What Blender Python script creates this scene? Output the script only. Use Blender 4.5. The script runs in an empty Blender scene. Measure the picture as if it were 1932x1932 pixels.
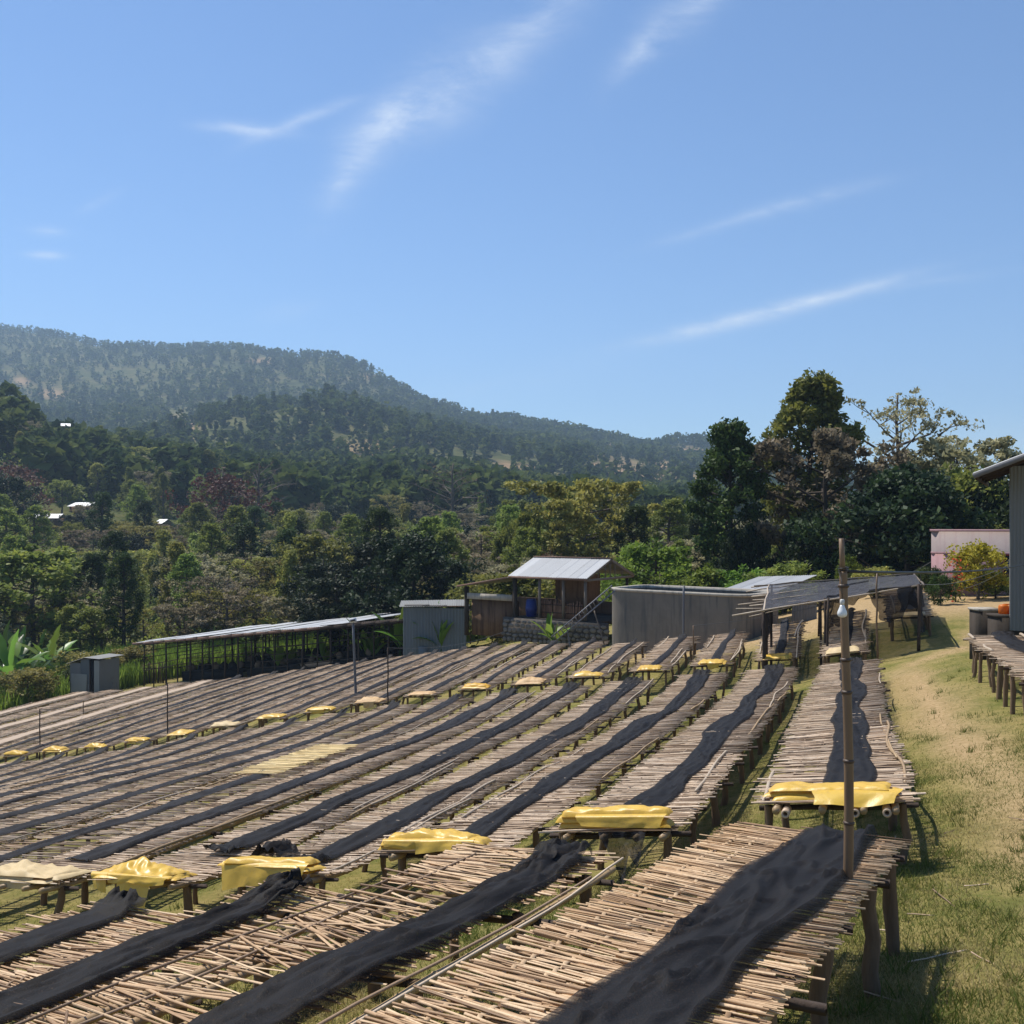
import bpy, math
import numpy as np
from mathutils import Vector, Matrix, Quaternion
rng = np.random.default_rng(11)
R = math.radians
SC = bpy.context.scene
COL = SC.collection

# ------------------------------------------------------------------ camera, sky, sun, exposure
F = 1896.0                      # focal length in units of a 1932-unit wide frame
CX, HY = 966.0, 985.0           # principal column, horizon row in those units
cam = bpy.data.cameras.new('camera')
cam.sensor_width = 36.0
cam.lens = 36.0 * F / 1932.0
cam.shift_y = (HY - 966.0) / 1932.0
cam.clip_start = 0.1
cam.clip_end = 9000.0
camo = bpy.data.objects.new('camera', cam)
camo.rotation_euler = (R(90), 0, 0)
COL.objects.link(camo)
SC.camera = camo

SUN = Vector((-0.36, 0.34, 0.87)).normalized()
SUN_EL = math.asin(SUN.z)
SUN_ROT = math.atan2(SUN.x, SUN.y)

world = bpy.data.worlds.new('World')
SC.world = world
world.use_nodes = True
wn, wl = world.node_tree.nodes, world.node_tree.links
wn.clear()

def wnode(t, **k):
    n = wn.new(t)
    for a, b in k.items():
        setattr(n, a, b)
    return n

def wmath(op, a, b=None, c=None, clamp=False):
    n = wn.new('ShaderNodeMath')
    n.operation = op
    n.use_clamp = clamp
    for i, x in enumerate((a, b, c)):
        if x is None:
            continue
        if isinstance(x, (int, float)):
            n.inputs[i].default_value = x
        else:
            wl.new(x, n.inputs[i])
    return n.outputs[0]

sky = wnode('ShaderNodeTexSky', sky_type='NISHITA', sun_disc=False)
sky.sun_elevation = SUN_EL
sky.sun_rotation = SUN_ROT
sky.altitude = 0.0
sky.air_density = 1.0
sky.dust_density = 0.0
sky.ozone_density = 8.0
# cirrus: wisps high in the sky, laid out by sky direction
tc = wnode('ShaderNodeTexCoord')
sep = wnode('ShaderNodeSeparateXYZ')
wl.new(tc.outputs['Generated'], sep.inputs[0])
ysafe = wmath('MAXIMUM', sep.outputs[1], 0.15)
cu = wmath('DIVIDE', sep.outputs[0], ysafe)
cv = wmath('DIVIDE', sep.outputs[2], ysafe)
comb = wnode('ShaderNodeCombineXYZ')
wl.new(cu, comb.inputs[0]); wl.new(cv, comb.inputs[1])
def wnoise(rot, sx, sy, detail=5.0, rough=0.62, dist=0.6, off=0.0):
    m = wnode('ShaderNodeMapping')
    m.inputs['Rotation'].default_value = (0, 0, rot)
    m.inputs['Scale'].default_value = (sx, sy, 1)
    m.inputs['Location'].default_value = (off, off * .37, off)
    wl.new(comb.outputs[0], m.inputs[0])
    t = wnode('ShaderNodeTexNoise')
    t.inputs['Scale'].default_value = 1.0
    t.inputs['Detail'].default_value = detail
    t.inputs['Roughness'].default_value = rough
    t.inputs['Distortion'].default_value = dist
    wl.new(m.outputs[0], t.inputs['Vector'])
    return t.outputs[0]
warp = wmath('SUBTRACT', wnoise(-0.6, 5, 9, 4, .6, 0, 3.1), 0.5)
fine = wmath('ADD', wmath('MULTIPLY', wnoise(-0.62, 9, 22, 9, .68, .5, 7.7), .72), wmath('MULTIPLY', wnoise(-0.62, 30, 90, 6, .7, .2, 2.3), .28))
total = None
# (px, py, angle up-right in degrees, half length, half width, strength, warp)
for (qx, qy, ang, L, W, S, wp) in [(1465, 582, 14, 215, 12, .62, .012), (1330, 622, 11, 120, 12, .25, .015),
        (720, 250, 52, 130, 34, .42, .05), (860, 160, 38, 140, 44, .30, .06), (1020, 40, 40, 110, 34, .25, .06), (640, 350, 62, 60, 20, .15, .05),
        (460, 246, -6, 70, 11, .42, .012), (575, 228, 22, 95, 11, .25, .016),
        (1205, 90, 55, 75, 22, .28, .05), (1300, 20, 35, 100, 26, .30, .05),
        (1380, 415, 17, 130, 10, .16, .012), (1540, 372, 13, 120, 13, .16, .012),
        (95, 437, -4, 38, 9, .26, .008), (86, 482, -3, 34, 7, .36, .006), (185, 385, 30, 45, 9, .10, .02), (540, 590, 15, 60, 16, .10, .03),
        (1890, 850, 4, 150, 44, .22, .05), (950, 720, 8, 220, 24, .07, .04), (1780, 530, 8, 120, 9, .12, .02)]:
    u0, v0 = (qx - CX) / F, (HY - qy) / F
    c, s = math.cos(R(ang)), math.sin(R(ang))
    dx = wmath('SUBTRACT', cu, u0); dy = wmath('SUBTRACT', cv, v0)
    a = wmath('ADD', wmath('MULTIPLY', dx, c), wmath('MULTIPLY', dy, s))
    b = wmath('SUBTRACT', wmath('MULTIPLY', dy, c), wmath('MULTIPLY', dx, s))
    b = wmath('MULTIPLY_ADD', warp, wp, b)
    e = wmath('ADD', wmath('POWER', wmath('ABSOLUTE', wmath('MULTIPLY', a, F / L)), 2.0),
              wmath('POWER', wmath('ABSOLUTE', wmath('MULTIPLY', b, F / W)), 1.6))
    g = wmath('MULTIPLY', wmath('POWER', 2.718, wmath('MULTIPLY', e, -1.0)), S)
    total = g if total is None else wmath('ADD', total, g)
tex = wnode('ShaderNodeMapRange')
tex.inputs['From Min'].default_value = 0.36; tex.inputs['From Max'].default_value = 0.68
tex.inputs['To Min'].default_value = 0.12; tex.inputs['To Max'].default_value = 1.2
wl.new(fine, tex.inputs['Value'])
cl = wmath('MULTIPLY', total, tex.outputs[0])
cl = wmath('MULTIPLY', cl, 1.4)
front = wmath('GREATER_THAN', sep.outputs[1], 0.15)
cl = wmath('MULTIPLY', cl, front, clamp=True)
mix = wnode('ShaderNodeMix', data_type='RGBA')
wl.new(cl, mix.inputs[0])
wl.new(sky.outputs[0], mix.inputs[6])
mix.inputs[7].default_value = (6.6, 7.1, 7.7, 1)
bg = wnode('ShaderNodeBackground')
bg.inputs['Strength'].default_value = 0.113
wl.new(mix.outputs[2], bg.inputs['Color'])
wo = wnode('ShaderNodeOutputWorld')
wl.new(bg.outputs[0], wo.inputs['Surface'])

sl = bpy.data.lights.new('sun', 'SUN')
sl.energy = 5.0
sl.angle = R(0.53)
sl.color = (1.0, 0.95, 0.87)
slo = bpy.data.objects.new('sun', sl)
slo.rotation_euler = SUN.to_track_quat('Z', 'Y').to_euler()
slo.location = SUN * 300
COL.objects.link(slo)

vs = SC.view_settings
vs.view_transform = 'Standard'
vs.look = 'None'
vs.exposure = 0.32
vs.gamma = 1.0
vs.use_curve_mapping = False
SC.cycles.use_denoising = True
SC.cycles.max_bounces = 6
SC.cycles.transparent_max_bounces = 12
SC.cycles.diffuse_bounces = 3
SC.cycles.transmission_bounces = 4
SC.cycles.volume_bounces = 0

# ------------------------------------------------------------------ helpers
def pix(px, py, Y):
    """point seen at frame position px,py at distance Y"""
    return Vector(((px - CX) / F * Y, Y, (HY - py) / F * Y))

def hash2(ix, iy, seed):
    h = (ix.astype(np.int64) * 374761393 + iy.astype(np.int64) * 668265263 + seed * 982451653) & 0x7fffffff
    h = ((h ^ (h >> 13)) * 1274126177) & 0x7fffffff
    return ((h ^ (h >> 16)) & 0xffff) / 65535.0

def vnoise(x, y, seed=0):
    x = np.asarray(x, float); y = np.asarray(y, float)
    x, y = np.broadcast_arrays(x, y)
    ix = np.floor(x); iy = np.floor(y)
    fx = x - ix; fy = y - iy
    fx = fx * fx * (3 - 2 * fx); fy = fy * fy * (3 - 2 * fy)
    a = hash2(ix, iy, seed); b = hash2(ix + 1, iy, seed)
    c = hash2(ix, iy + 1, seed); d = hash2(ix + 1, iy + 1, seed)
    return (a * (1 - fx) + b * fx) * (1 - fy) + (c * (1 - fx) + d * fx) * fy - 0.5

def cnoise(x, y, seed=0):
    """faceted noise: flat triangles meeting in creases"""
    x, y = np.broadcast_arrays(np.asarray(x, float), np.asarray(y, float))
    ix = np.floor(x); iy = np.floor(y); fx = x - ix; fy = y - iy
    a = hash2(ix, iy, seed); b = hash2(ix + 1, iy, seed); c = hash2(ix, iy + 1, seed); d = hash2(ix + 1, iy + 1, seed)
    return np.where(fx + fy < 1, a + (b - a) * fx + (c - a) * fy, d + (c - d) * (1 - fx) + (b - d) * (1 - fy)) - .5

def fbm(x, y, seed=0, oct=4, gain=.5):
    r = 0; a = 1.0; f = 1.0
    for o in range(oct):
        r = r + a * vnoise(np.asarray(x) * f, np.asarray(y) * f, seed + 17 * o)
        a *= gain; f *= 2.03
    return r

WL = {}       # world location of every object that can be a parent

class MB:
    """collects faces of one mesh (world coordinates)"""
    def __init__(self):
        self.v = []; self.q = []; self.t = []; self.a = []; self.n = 0
    def add(self, v, q=None, t=None, var=None):
        v = np.asarray(v, float).reshape(-1, 3)
        if q is not None and len(q):
            self.q.append(np.asarray(q, np.int64).reshape(-1, 4) + self.n)
        if t is not None and len(t):
            self.t.append(np.asarray(t, np.int64).reshape(-1, 3) + self.n)
        self.v.append(v)
        if var is None:
            var = rng.random()
        self.a.append(np.broadcast_to(np.asarray(var, float), (len(v),)))
        self.n += len(v)
        return self
    def tube(self, pts, rad, n=6, var=None, cap=True, squash=1.0):
        P = np.asarray(pts, float); k = len(P)
        rad = np.broadcast_to(np.asarray(rad, float), (k,))
        d = np.gradient(P, axis=0); d /= np.linalg.norm(d, axis=1)[:, None] + 1e-9
        ref = np.array([0, 0, 1.0]) if abs(d[:, 2]).mean() < .8 else np.array([1.0, 0, 0])
        a = np.cross(d, ref); a /= np.linalg.norm(a, axis=1)[:, None] + 1e-9
        b = np.cross(a, d)
        th = np.arange(n) * 2 * math.pi / n
        V = P[:, None] + rad[:, None, None] * (np.cos(th)[None, :, None] * a[:, None] + squash * np.sin(th)[None, :, None] * b[:, None])
        V = V.reshape(-1, 3)
        i = np.arange(k - 1)[:, None] * n; j = np.arange(n)[None]; j2 = (j + 1) % n
        Q = np.stack([i + j, i + j2, i + n + j2, i + n + j], -1).reshape(-1, 4)
        T = []
        if cap:
            T = [(0, m + 1, m) for m in range(1, n - 1)] + [((k - 1) * n, (k - 1) * n + m, (k - 1) * n + m + 1) for m in range(1, n - 1)]
        return self.add(V, Q, T, var)
    def box(self, c, sx, sy, sz, ax=None, ay=None, az=None, var=None):
        c = np.asarray(c, float)
        ax = np.asarray((1, 0, 0) if ax is None else ax, float); ay = np.asarray((0, 1, 0) if ay is None else ay, float)
        az = np.asarray((0, 0, 1) if az is None else az, float)
        V = [c + ax * sx * i / 2 + ay * sy * j / 2 + az * sz * k / 2 for i in (-1, 1) for j in (-1, 1) for k in (-1, 1)]
        Q = [(0, 1, 3, 2), (4, 6, 7, 5), (0, 4, 5, 1), (2, 3, 7, 6), (0, 2, 6, 4), (1, 5, 7, 3)]
        return self.add(V, Q, None, var)
    def grid(self, P, var=None, closeu=False):
        """P (a,b,3) lattice"""
        a, b = P.shape[:2]
        i = np.arange(a - 1)[:, None] * b; j = np.arange(b - 1)[None]
        Q = np.stack([i + j, i + j + 1, i + b + j + 1, i + b + j], -1).reshape(-1, 4)
        return self.add(P.reshape(-1, 3), Q, None, var)
    def build(self, name, mat, parent=None, smooth=False, extra=None):
        v = np.concatenate(self.v) if self.v else np.zeros((0, 3))
        off = WL[parent] if parent is not None else np.zeros(3)
        v = v - off
        me = bpy.data.meshes.new(name)
        q = np.concatenate(self.q) if self.q else np.zeros((0, 4), np.int64)
        t = np.concatenate(self.t) if self.t else np.zeros((0, 3), np.int64)
        nl = q.size + t.size
        me.vertices.add(len(v)); me.loops.add(nl); me.polygons.add(len(q) + len(t))
        me.vertices.foreach_set('co', v.astype(np.float32).ravel())
        me.loops.foreach_set('vertex_index', np.concatenate([q.ravel(), t.ravel()]).astype(np.int32))
        st = np.concatenate([np.arange(len(q)) * 4, q.size + np.arange(len(t)) * 3])
        me.polygons.foreach_set('loop_start', st.astype(np.int32))
        if smooth:
            me.polygons.foreach_set('use_smooth', np.ones(len(q) + len(t), bool))
        at = me.attributes.new('var', 'FLOAT', 'POINT')
        at.data.foreach_set('value', np.concatenate(self.a).astype(np.float32) if self.a else np.zeros(0, np.float32))
        for k, arr in (extra or {}).items():
            ea = me.attributes.new(k, 'FLOAT', 'POINT')
            ea.data.foreach_set('value', np.asarray(arr, np.float32).ravel())
        me.update(calc_edges=True)
        me.materials.append(mat)
        return link(name, me, parent)

def link(name, me, parent=None, loc=None, rot=None, scale=None):
    o = bpy.data.objects.new(name, me)
    COL.objects.link(o)
    if loc is not None: o.location = loc
    if rot is not None:
        if isinstance(rot, Quaternion):
            o.rotation_mode = 'QUATERNION'; o.rotation_quaternion = rot
        else:
            o.rotation_euler = rot
    if scale is not None: o.scale = scale
    if parent is not None: o.parent = parent
    base = WL[parent] if parent is not None else np.zeros(3)
    WL[o] = base + (np.array(loc, float) if loc is not None else 0)
    return o

def empty(name, loc):
    o = bpy.data.objects.new(name, None)
    o.empty_display_size = .2
    o.location = loc
    COL.objects.link(o)
    WL[o] = np.array(loc, float)
    return o

def tag(o, label=None, cat=None, group=None, kind=None):
    if label: o['label'] = label
    if cat: o['category'] = cat
    if group: o['group'] = group
    if kind: o['kind'] = kind
    return o

# ------------------------------------------------------------------ materials
def mat(name):
    m = bpy.data.materials.new(name)
    m.use_nodes = True
    m.node_tree.nodes.clear()
    return m

class NT:
    def __init__(s, m):
        s.m = m; s.n = m.node_tree.nodes; s.l = m.node_tree.links
    def new(s, t, **k):
        x = s.n.new(t)
        for a, b in k.items(): setattr(x, a, b)
        return x
    def set(s, sock, v):
        if isinstance(v, bpy.types.NodeSocket): s.l.new(v, sock)
        elif isinstance(v, (tuple, list)) and len(v) == 3 and sock.type == 'RGBA': sock.default_value = (*v, 1)
        else: sock.default_value = v
    def math(s, op, a, b=None, c=None, clamp=False):
        x = s.new('ShaderNodeMath', operation=op, use_clamp=clamp)
        for i, v in enumerate((a, b, c)):
            if v is not None: s.set(x.inputs[i], v)
        return x.outputs[0]
    def noise(s, scale, detail=3, rough=.55, vec=None, coord='Object', mscale=None, dist=0):
        x = s.new('ShaderNodeTexNoise')
        x.inputs['Scale'].default_value = scale; x.inputs['Detail'].default_value = detail
        x.inputs['Roughness'].default_value = rough; x.inputs['Distortion'].default_value = dist
        if vec is None: vec = s.coord(coord)
        if mscale is not None:
            mp = s.new('ShaderNodeMapping'); s.l.new(vec, mp.inputs[0]); mp.inputs['Scale'].default_value = mscale; vec = mp.outputs[0]
        s.l.new(vec, x.inputs['Vector'])
        return x.outputs[0]
    def coord(s, w='Object'):
        if w == 'Position':
            return s.new('ShaderNodeNewGeometry').outputs['Position']
        return s.new('ShaderNodeTexCoord').outputs[w]
    def ramp(s, fac, stops):
        x = s.new('ShaderNodeValToRGB')
        el = x.color_ramp.elements
        while len(el) < len(stops): el.new(.5)
        for e, (p, c) in zip(el, stops):
            e.position = p; e.color = (*c, 1) if len(c) == 3 else c
        s.set(x.inputs[0], fac)
        return x.outputs[0]
    def mix(s, fac, a, b, blend='MIX'):
        x = s.new('ShaderNodeMix', data_type='RGBA', blend_type=blend)
        s.set(x.inputs[0], fac); s.set(x.inputs[6], a); s.set(x.inputs[7], b)
        return x.outputs[2]
    def attr(s, name='var'):
        return s.new('ShaderNodeAttribute', attribute_name=name).outputs['Fac']
    def rnd(s):
        """per piece random: vertex attribute plus object random"""
        o = s.new('ShaderNodeObjectInfo').outputs['Random']
        return s.math('FRACT', s.math('ADD', s.attr(), o))
    def bump(s, h, strength=.3, dist=.01):
        b = s.new('ShaderNodeBump')
        b.inputs['Strength'].default_value = strength; b.inputs['Distance'].default_value = dist
        s.l.new(h, b.inputs['Height'])
        return b.outputs[0]
    def out(s, sh):
        o = s.new('ShaderNodeOutputMaterial'); s.l.new(sh, o.inputs['Surface']); return s.m
    def bsdf(s, col, rough=.8, normal=None, metal=0.0, spec=.3, **k):
        b = s.new('ShaderNodeBsdfPrincipled')
        s.set(b.inputs['Base Color'], col); s.set(b.inputs['Roughness'], rough); s.set(b.inputs['Metallic'], metal)
        s.set(b.inputs['Specular IOR Level'], spec)
        if normal is not None: s.l.new(normal, b.inputs['Normal'])
        for a, v in k.items(): s.set(b.inputs[a], v)
        return b.outputs[0]

def m_cane(name, c0, c1, c2, dark):
    t = NT(mat(name))
    r = t.rnd()
    col = t.ramp(r, [(0, dark), (.22, c0), (.52, c1), (.88, c2), (1, c1)])
    g = t.noise(9, 3, .6, coord='Position')
    g2 = t.noise(70, 2, .6, coord='Position')
    col = t.mix(t.math('MULTIPLY', g, .35), col, dark)
    col = t.mix(t.math('MULTIPLY', t.math('SUBTRACT', g2, .45, clamp=True), 1.2, clamp=True), col, tuple(x * .45 for x in c0))
    return t.out(t.bsdf(col, .62, t.bump(g2, .25, .004), spec=.35))
M = {}
M['cane_new'] = m_cane('split_cane_tan', (.4, .245, .125), (.57, .37, .2), (.78, .57, .35), (.17, .1, .055))
M['cane_mid'] = m_cane('split_cane_weathered', (.37, .25, .155), (.55, .4, .265), (.8, .64, .47), (.13, .083, .052))
M['cane_far'] = m_cane('split_cane_grey', (.38, .256, .16), (.53, .384, .256), (.75, .585, .425), (.135, .087, .055))
M['cane_fresh'] = m_cane('split_cane_fresh', (.66, .48, .19), (.78, .59, .27), (.85, .68, .37), (.45, .3, .12))

def m_bamboo(name, base, ring):
    t = NT(mat(name))
    r = t.rnd()
    n = t.noise(4, 4, .6, coord='Position')
    col = t.mix(n, base, tuple(x * .55 for x in base))
    col = t.mix(t.math('MULTIPLY', r, .4), col, ring)
    return t.out(t.bsdf(col, .5, t.bump(t.noise(40, 2, coord='Position'), .2, .003), spec=.4))
M['bamboo'] = m_bamboo('bamboo_rail', (.5, .34, .17), (.24, .15, .085))
M['pole'] = m_bamboo('bamboo_pole_brown', (.25, .155, .085), (.14, .085, .05))
M['pole_ring'] = m_bamboo('bamboo_node', (.11, .07, .045), (.06, .04, .03))
M['pale_pole'] = m_bamboo('pale_cane_pole', (.58, .46, .33), (.38, .29, .2))
M['rawend'] = m_bamboo('cut_bamboo_end', (.72, .52, .34), (.5, .33, .2))

def m_wood(name, c, dark, rough=.85):
    t = NT(mat(name))
    n = t.noise(3, 5, .65, coord='Position', mscale=(6, 6, 1))
    col = t.mix(n, c, dark)
    return t.out(t.bsdf(col, rough, t.bump(n, .6, .02), spec=.2))
M['leg'] = m_wood('weathered_post', (.27, .18, .108), (.09, .058, .036))
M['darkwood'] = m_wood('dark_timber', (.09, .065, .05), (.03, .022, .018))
M['greywood'] = m_wood('grey_timber', (.24, .2, .165), (.1, .08, .066))

def m_net(name, alpha, col=(.0075, .0073, .0078), dusty=.35):
    t = NT(mat(name))
    n = t.noise(3, 5, .7, coord='Position')
    f = t.noise(120, 2, .6, coord='Position')
    c = t.mix(t.math('MULTIPLY', t.math('SUBTRACT', n, .42, clamp=True), 2.6 * dusty, clamp=True), col, tuple(min(1, x * 2.6 + .011) for x in col))
    c = t.mix(t.math('MULTIPLY', t.math('SUBTRACT', f, .5, clamp=True), 3.0, clamp=True), c, (.038, .026, .021))
    b = t.bsdf(c, t.math('MULTIPLY_ADD', n, .2, .55), t.bump(t.math('ADD', f, t.math('MULTIPLY', t.noise(14, 4, .6, coord='Position', dist=1.2), 1.4)), .28, .014), spec=.13)
    tr = t.new('ShaderNodeBsdfTransparent')
    mx = t.new('ShaderNodeMixShader')
    al = t.math('MULTIPLY_ADD', t.math('SUBTRACT', t.noise(2.2, 4, .7, coord='Position'), .5), .3, alpha)
    al = t.math('SUBTRACT', al, t.math('MULTIPLY', t.math('SUBTRACT', t.attr(), .8, clamp=True), 1.6))
    al = t.math('SUBTRACT', al, t.math('MULTIPLY', t.math('SUBTRACT', f, .5, clamp=True), .9), clamp=True)
    t.set(mx.inputs[0], al)
    t.l.new(tr.outputs[0], mx.inputs[1]); t.l.new(b, mx.inputs[2])
    return t.out(mx.outputs[0])
M['net'] = m_net('black_shade_net', 1.04)
M['net_far'] = m_net('black_shade_net_dusty', 1.06, (.0135, .0133, .0148), .55)
M['net_roof'] = m_net('shade_roof_net', .80, (.05, .05, .056), .6)
M['net_hang'] = m_net('hanging_net', .84, (.018, .018, .021), .3)

def m_tarp(name, c, c2, rough=.36, transl=.25):
    t = NT(mat(name))
    n = t.noise(2.5, 4, .6, coord='Position')
    w = t.noise(14, 3, .6, coord='Position')
    col = t.mix(n, c, c2)
    col = t.mix(t.math('MULTIPLY', t.math('SUBTRACT', w, .55, clamp=True), 1.6, clamp=True), col, tuple(x * .62 for x in c2))
    dz = t.noise(5, 5, .7, coord='Position')
    col = t.mix(t.math('MULTIPLY', t.math('SUBTRACT', dz, .5, clamp=True), 2.2, clamp=True), col, tuple(x * .5 + .1 for x in c2))
    b = t.bsdf(col, t.math('MULTIPLY_ADD', n, .2, rough), t.bump(t.noise(18, 3, .6, coord='Position', dist=.5), .25, .012), spec=.5)
    tl = t.new('ShaderNodeBsdfTranslucent'); t.set(tl.inputs[0], col)
    mx = t.new('ShaderNodeMixShader'); mx.inputs[0].default_value = transl
    t.l.new(b, mx.inputs[1]); t.l.new(tl.outputs[0], mx.inputs[2])
    return t.out(mx.outputs[0])
M['tarp'] = m_tarp('yellow_plastic', (.82, .57, .1), (.76, .46, .055), .3)
M['tarp_pale'] = m_tarp('cream_plastic', (.76, .6, .34), (.68, .5, .24), .5)
M['tarp_peach'] = m_tarp('faded_peach_plastic', (.74, .5, .25), (.66, .42, .18), .5)
M['tarp_orange'] = m_tarp('orange_yellow_plastic', (.82, .5, .05), (.74, .4, .03))

def m_leaf(name, c0, c1, c2, transl=.3, rough=.6, spec=.2):
    t = NT(mat(name))
    o = t.new('ShaderNodeObjectInfo').outputs['Random']
    col = t.ramp(t.attr(), [(0, c0), (.5, c1), (1, c2)])
    hs = t.new('ShaderNodeHueSaturation')
    t.set(hs.inputs['Hue'], t.math('MULTIPLY_ADD', o, .05, .475))
    t.set(hs.inputs['Value'], t.math('MULTIPLY_ADD', o, .6, .7))
    t.set(hs.inputs['Color'], col)
    b = t.bsdf(hs.outputs[0], rough, spec=spec)
    tl = t.new('ShaderNodeBsdfTranslucent'); t.l.new(hs.outputs[0], tl.inputs[0])
    mx = t.new('ShaderNodeMixShader'); mx.inputs[0].default_value = transl
    t.l.new(b, mx.inputs[1]); t.l.new(tl.outputs[0], mx.inputs[2])
    return t.out(mx.outputs[0])
M['lf_dark'] = m_leaf('leaves_dark_green', (0.0256, 0.0461, 0.0130), (0.0541, 0.0870, 0.0204), (0.1067, 0.1472, 0.0317), .33)
M['lf_mid'] = m_leaf('leaves_mid_green', (0.0852, 0.1119, 0.0263), (0.1791, 0.2178, 0.0439), (0.3409, 0.3575, 0.0659), .4)
M['lf_olive'] = m_leaf('leaves_olive', (0.1347, 0.1436, 0.0365), (0.2693, 0.2601, 0.0618), (0.4751, 0.4174, 0.1028), .4)
M['lf_grey'] = m_leaf('leaves_grey_brown', (0.1372, 0.1266, 0.0687), (0.2573, 0.2230, 0.1287), (0.4289, 0.3676, 0.2289), .4)
M['lf_light'] = m_leaf('leaves_light_green', (0.0690, 0.1150, 0.0172), (0.1495, 0.2185, 0.0287), (0.2530, 0.3335, 0.0517), .4)
M['lf_deep'] = m_leaf('leaves_deep_green', (.010, .018, .007), (.02, .034, .011), (.05, .07, .02), .25)
M['lf_red'] = m_leaf('leaves_rust', (0.0650, 0.0338, 0.0208), (0.1300, 0.0585, 0.0338), (0.1950, 0.0975, 0.0520), .25)
M['lf_yellow'] = m_leaf('leaves_yellow', (0.1600, 0.1400, 0.0150), (0.3500, 0.2900, 0.0300), (0.5000, 0.4200, 0.0600), .4)
M['lf_banana'] = m_leaf('leaves_banana', (0.0805, 0.1495, 0.0230), (0.1380, 0.2300, 0.0345), (0.2300, 0.3450, 0.0575), .45, .35)
M['lf_banana_dark'] = m_leaf('leaves_banana_dark', (0.0345, 0.0690, 0.0172), (0.0575, 0.0978, 0.0253), (0.1035, 0.1495, 0.0403), .35, .32)
M['lf_far'] = m_leaf('leaves_far', (0.0365, 0.0698, 0.0234), (0.0840, 0.1395, 0.0390), (0.1737, 0.2279, 0.0546), .3, .9, .03)
M['lf_cane'] = m_leaf('tall_grass_leaves', (0.1150, 0.1610, 0.0230), (0.1840, 0.2530, 0.0345), (0.2760, 0.3450, 0.0575), .45)
M['lf_flower'] = m_leaf('red_flowers', (0.4600, 0.0230, 0.0172), (0.6325, 0.0345, 0.0345), (0.6900, 0.0690, 0.0575), .3)
M['bark'] = m_wood('bark_grey', (.14, .115, .092), (.055, .043, .034))
M['bark_dark'] = m_wood('bark_dark', (.07, .055, .042), (.028, .022, .018))

def m_metal(name, c, rust, amt=.3, metal=.55, rough=.42):
    t = NT(mat(name))
    n = t.noise(1.3, 5, .65, coord='Position')
    v = t.rnd()
    col = t.mix(t.math('MULTIPLY', v, .45), c, tuple(x * .62 for x in c))
    col = t.mix(t.math('MULTIPLY', t.math('SUBTRACT', n, .56, clamp=True), 5 * amt, clamp=True), col, rust)
    return t.out(t.bsdf(col, t.math('MULTIPLY_ADD', n, .3, rough), metal=metal, spec=.4))
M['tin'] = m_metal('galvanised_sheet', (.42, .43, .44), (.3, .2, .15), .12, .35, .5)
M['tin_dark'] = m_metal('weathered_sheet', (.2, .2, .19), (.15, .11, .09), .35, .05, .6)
M['tin_blue'] = m_metal('blue_grey_sheet', (.15, .168, .172), (.14, .13, .12), .35, .05, .6)
M['tin_light'] = m_metal('pale_patched_sheet', (.33, .34, .31), (.2, .16, .13), .35, .05, .6)
M['rust'] = m_metal('rusty_edge', (.26, .16, .12), (.17, .08, .05), .5, .2, .7)
M['steel'] = m_metal('dull_steel', (.2, .2, .21), (.1, .08, .07), .2, .5, .5)
M['tin_bright'] = m_metal('bright_tin_roof', (.52, .53, .55), (.5, .45, .4), .05, .3, .45)

def m_plaster(name, c, stain, scale=1.2, amt=1.0, bump=.4):
    t = NT(mat(name))
    n = t.noise(scale, 6, .65, coord='Position')
    st = t.noise(1.8, 5, .65, coord='Position', mscale=(2.6, 2.6, .2))
    col = t.mix(t.math('MULTIPLY', t.math('SUBTRACT', n, .42, clamp=True), 2.4 * amt, clamp=True), c, tuple(x * .7 for x in c))
    col = t.mix(t.math('MULTIPLY', t.math('SUBTRACT', st, .5, clamp=True), 6 * amt, clamp=True), col, stain)
    return t.out(t.bsdf(col, .9, t.bump(t.noise(12, 4, .7, coord='Position'), bump, .02), spec=.15))
M['concrete'] = m_plaster('tank_concrete', (.215, .185, .15), (.12, .115, .105))
M['conc_light'] = m_plaster('pale_concrete', (.42, .38, .32), (.2, .19, .17))
M['conc_block'] = m_plaster('old_concrete_block', (.06, .048, .038), (.04, .034, .028), 3)
M['pink'] = m_plaster('pink_plaster', (.44, .27, .28), (.34, .2, .2), .8, .7, .2)
M['white_wall'] = m_plaster('greyish_plaster', (.36, .3, .285), (.3, .22, .22), .8, .6, .2)
M['mudbrick'] = m_plaster('brown_brick_wall', (.17, .105, .065), (.08, .05, .035), 2.0)
M['stone'] = m_plaster('field_stone', (.2, .175, .15), (.09, .08, .07), 3)
M['redcane'] = m_plaster('reddish_cane', (.3, .165, .1), (.16, .09, .06), 3)
M['mortar'] = m_plaster('stone_mortar', (.1, .088, .075), (.06, .05, .045), 3)

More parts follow.
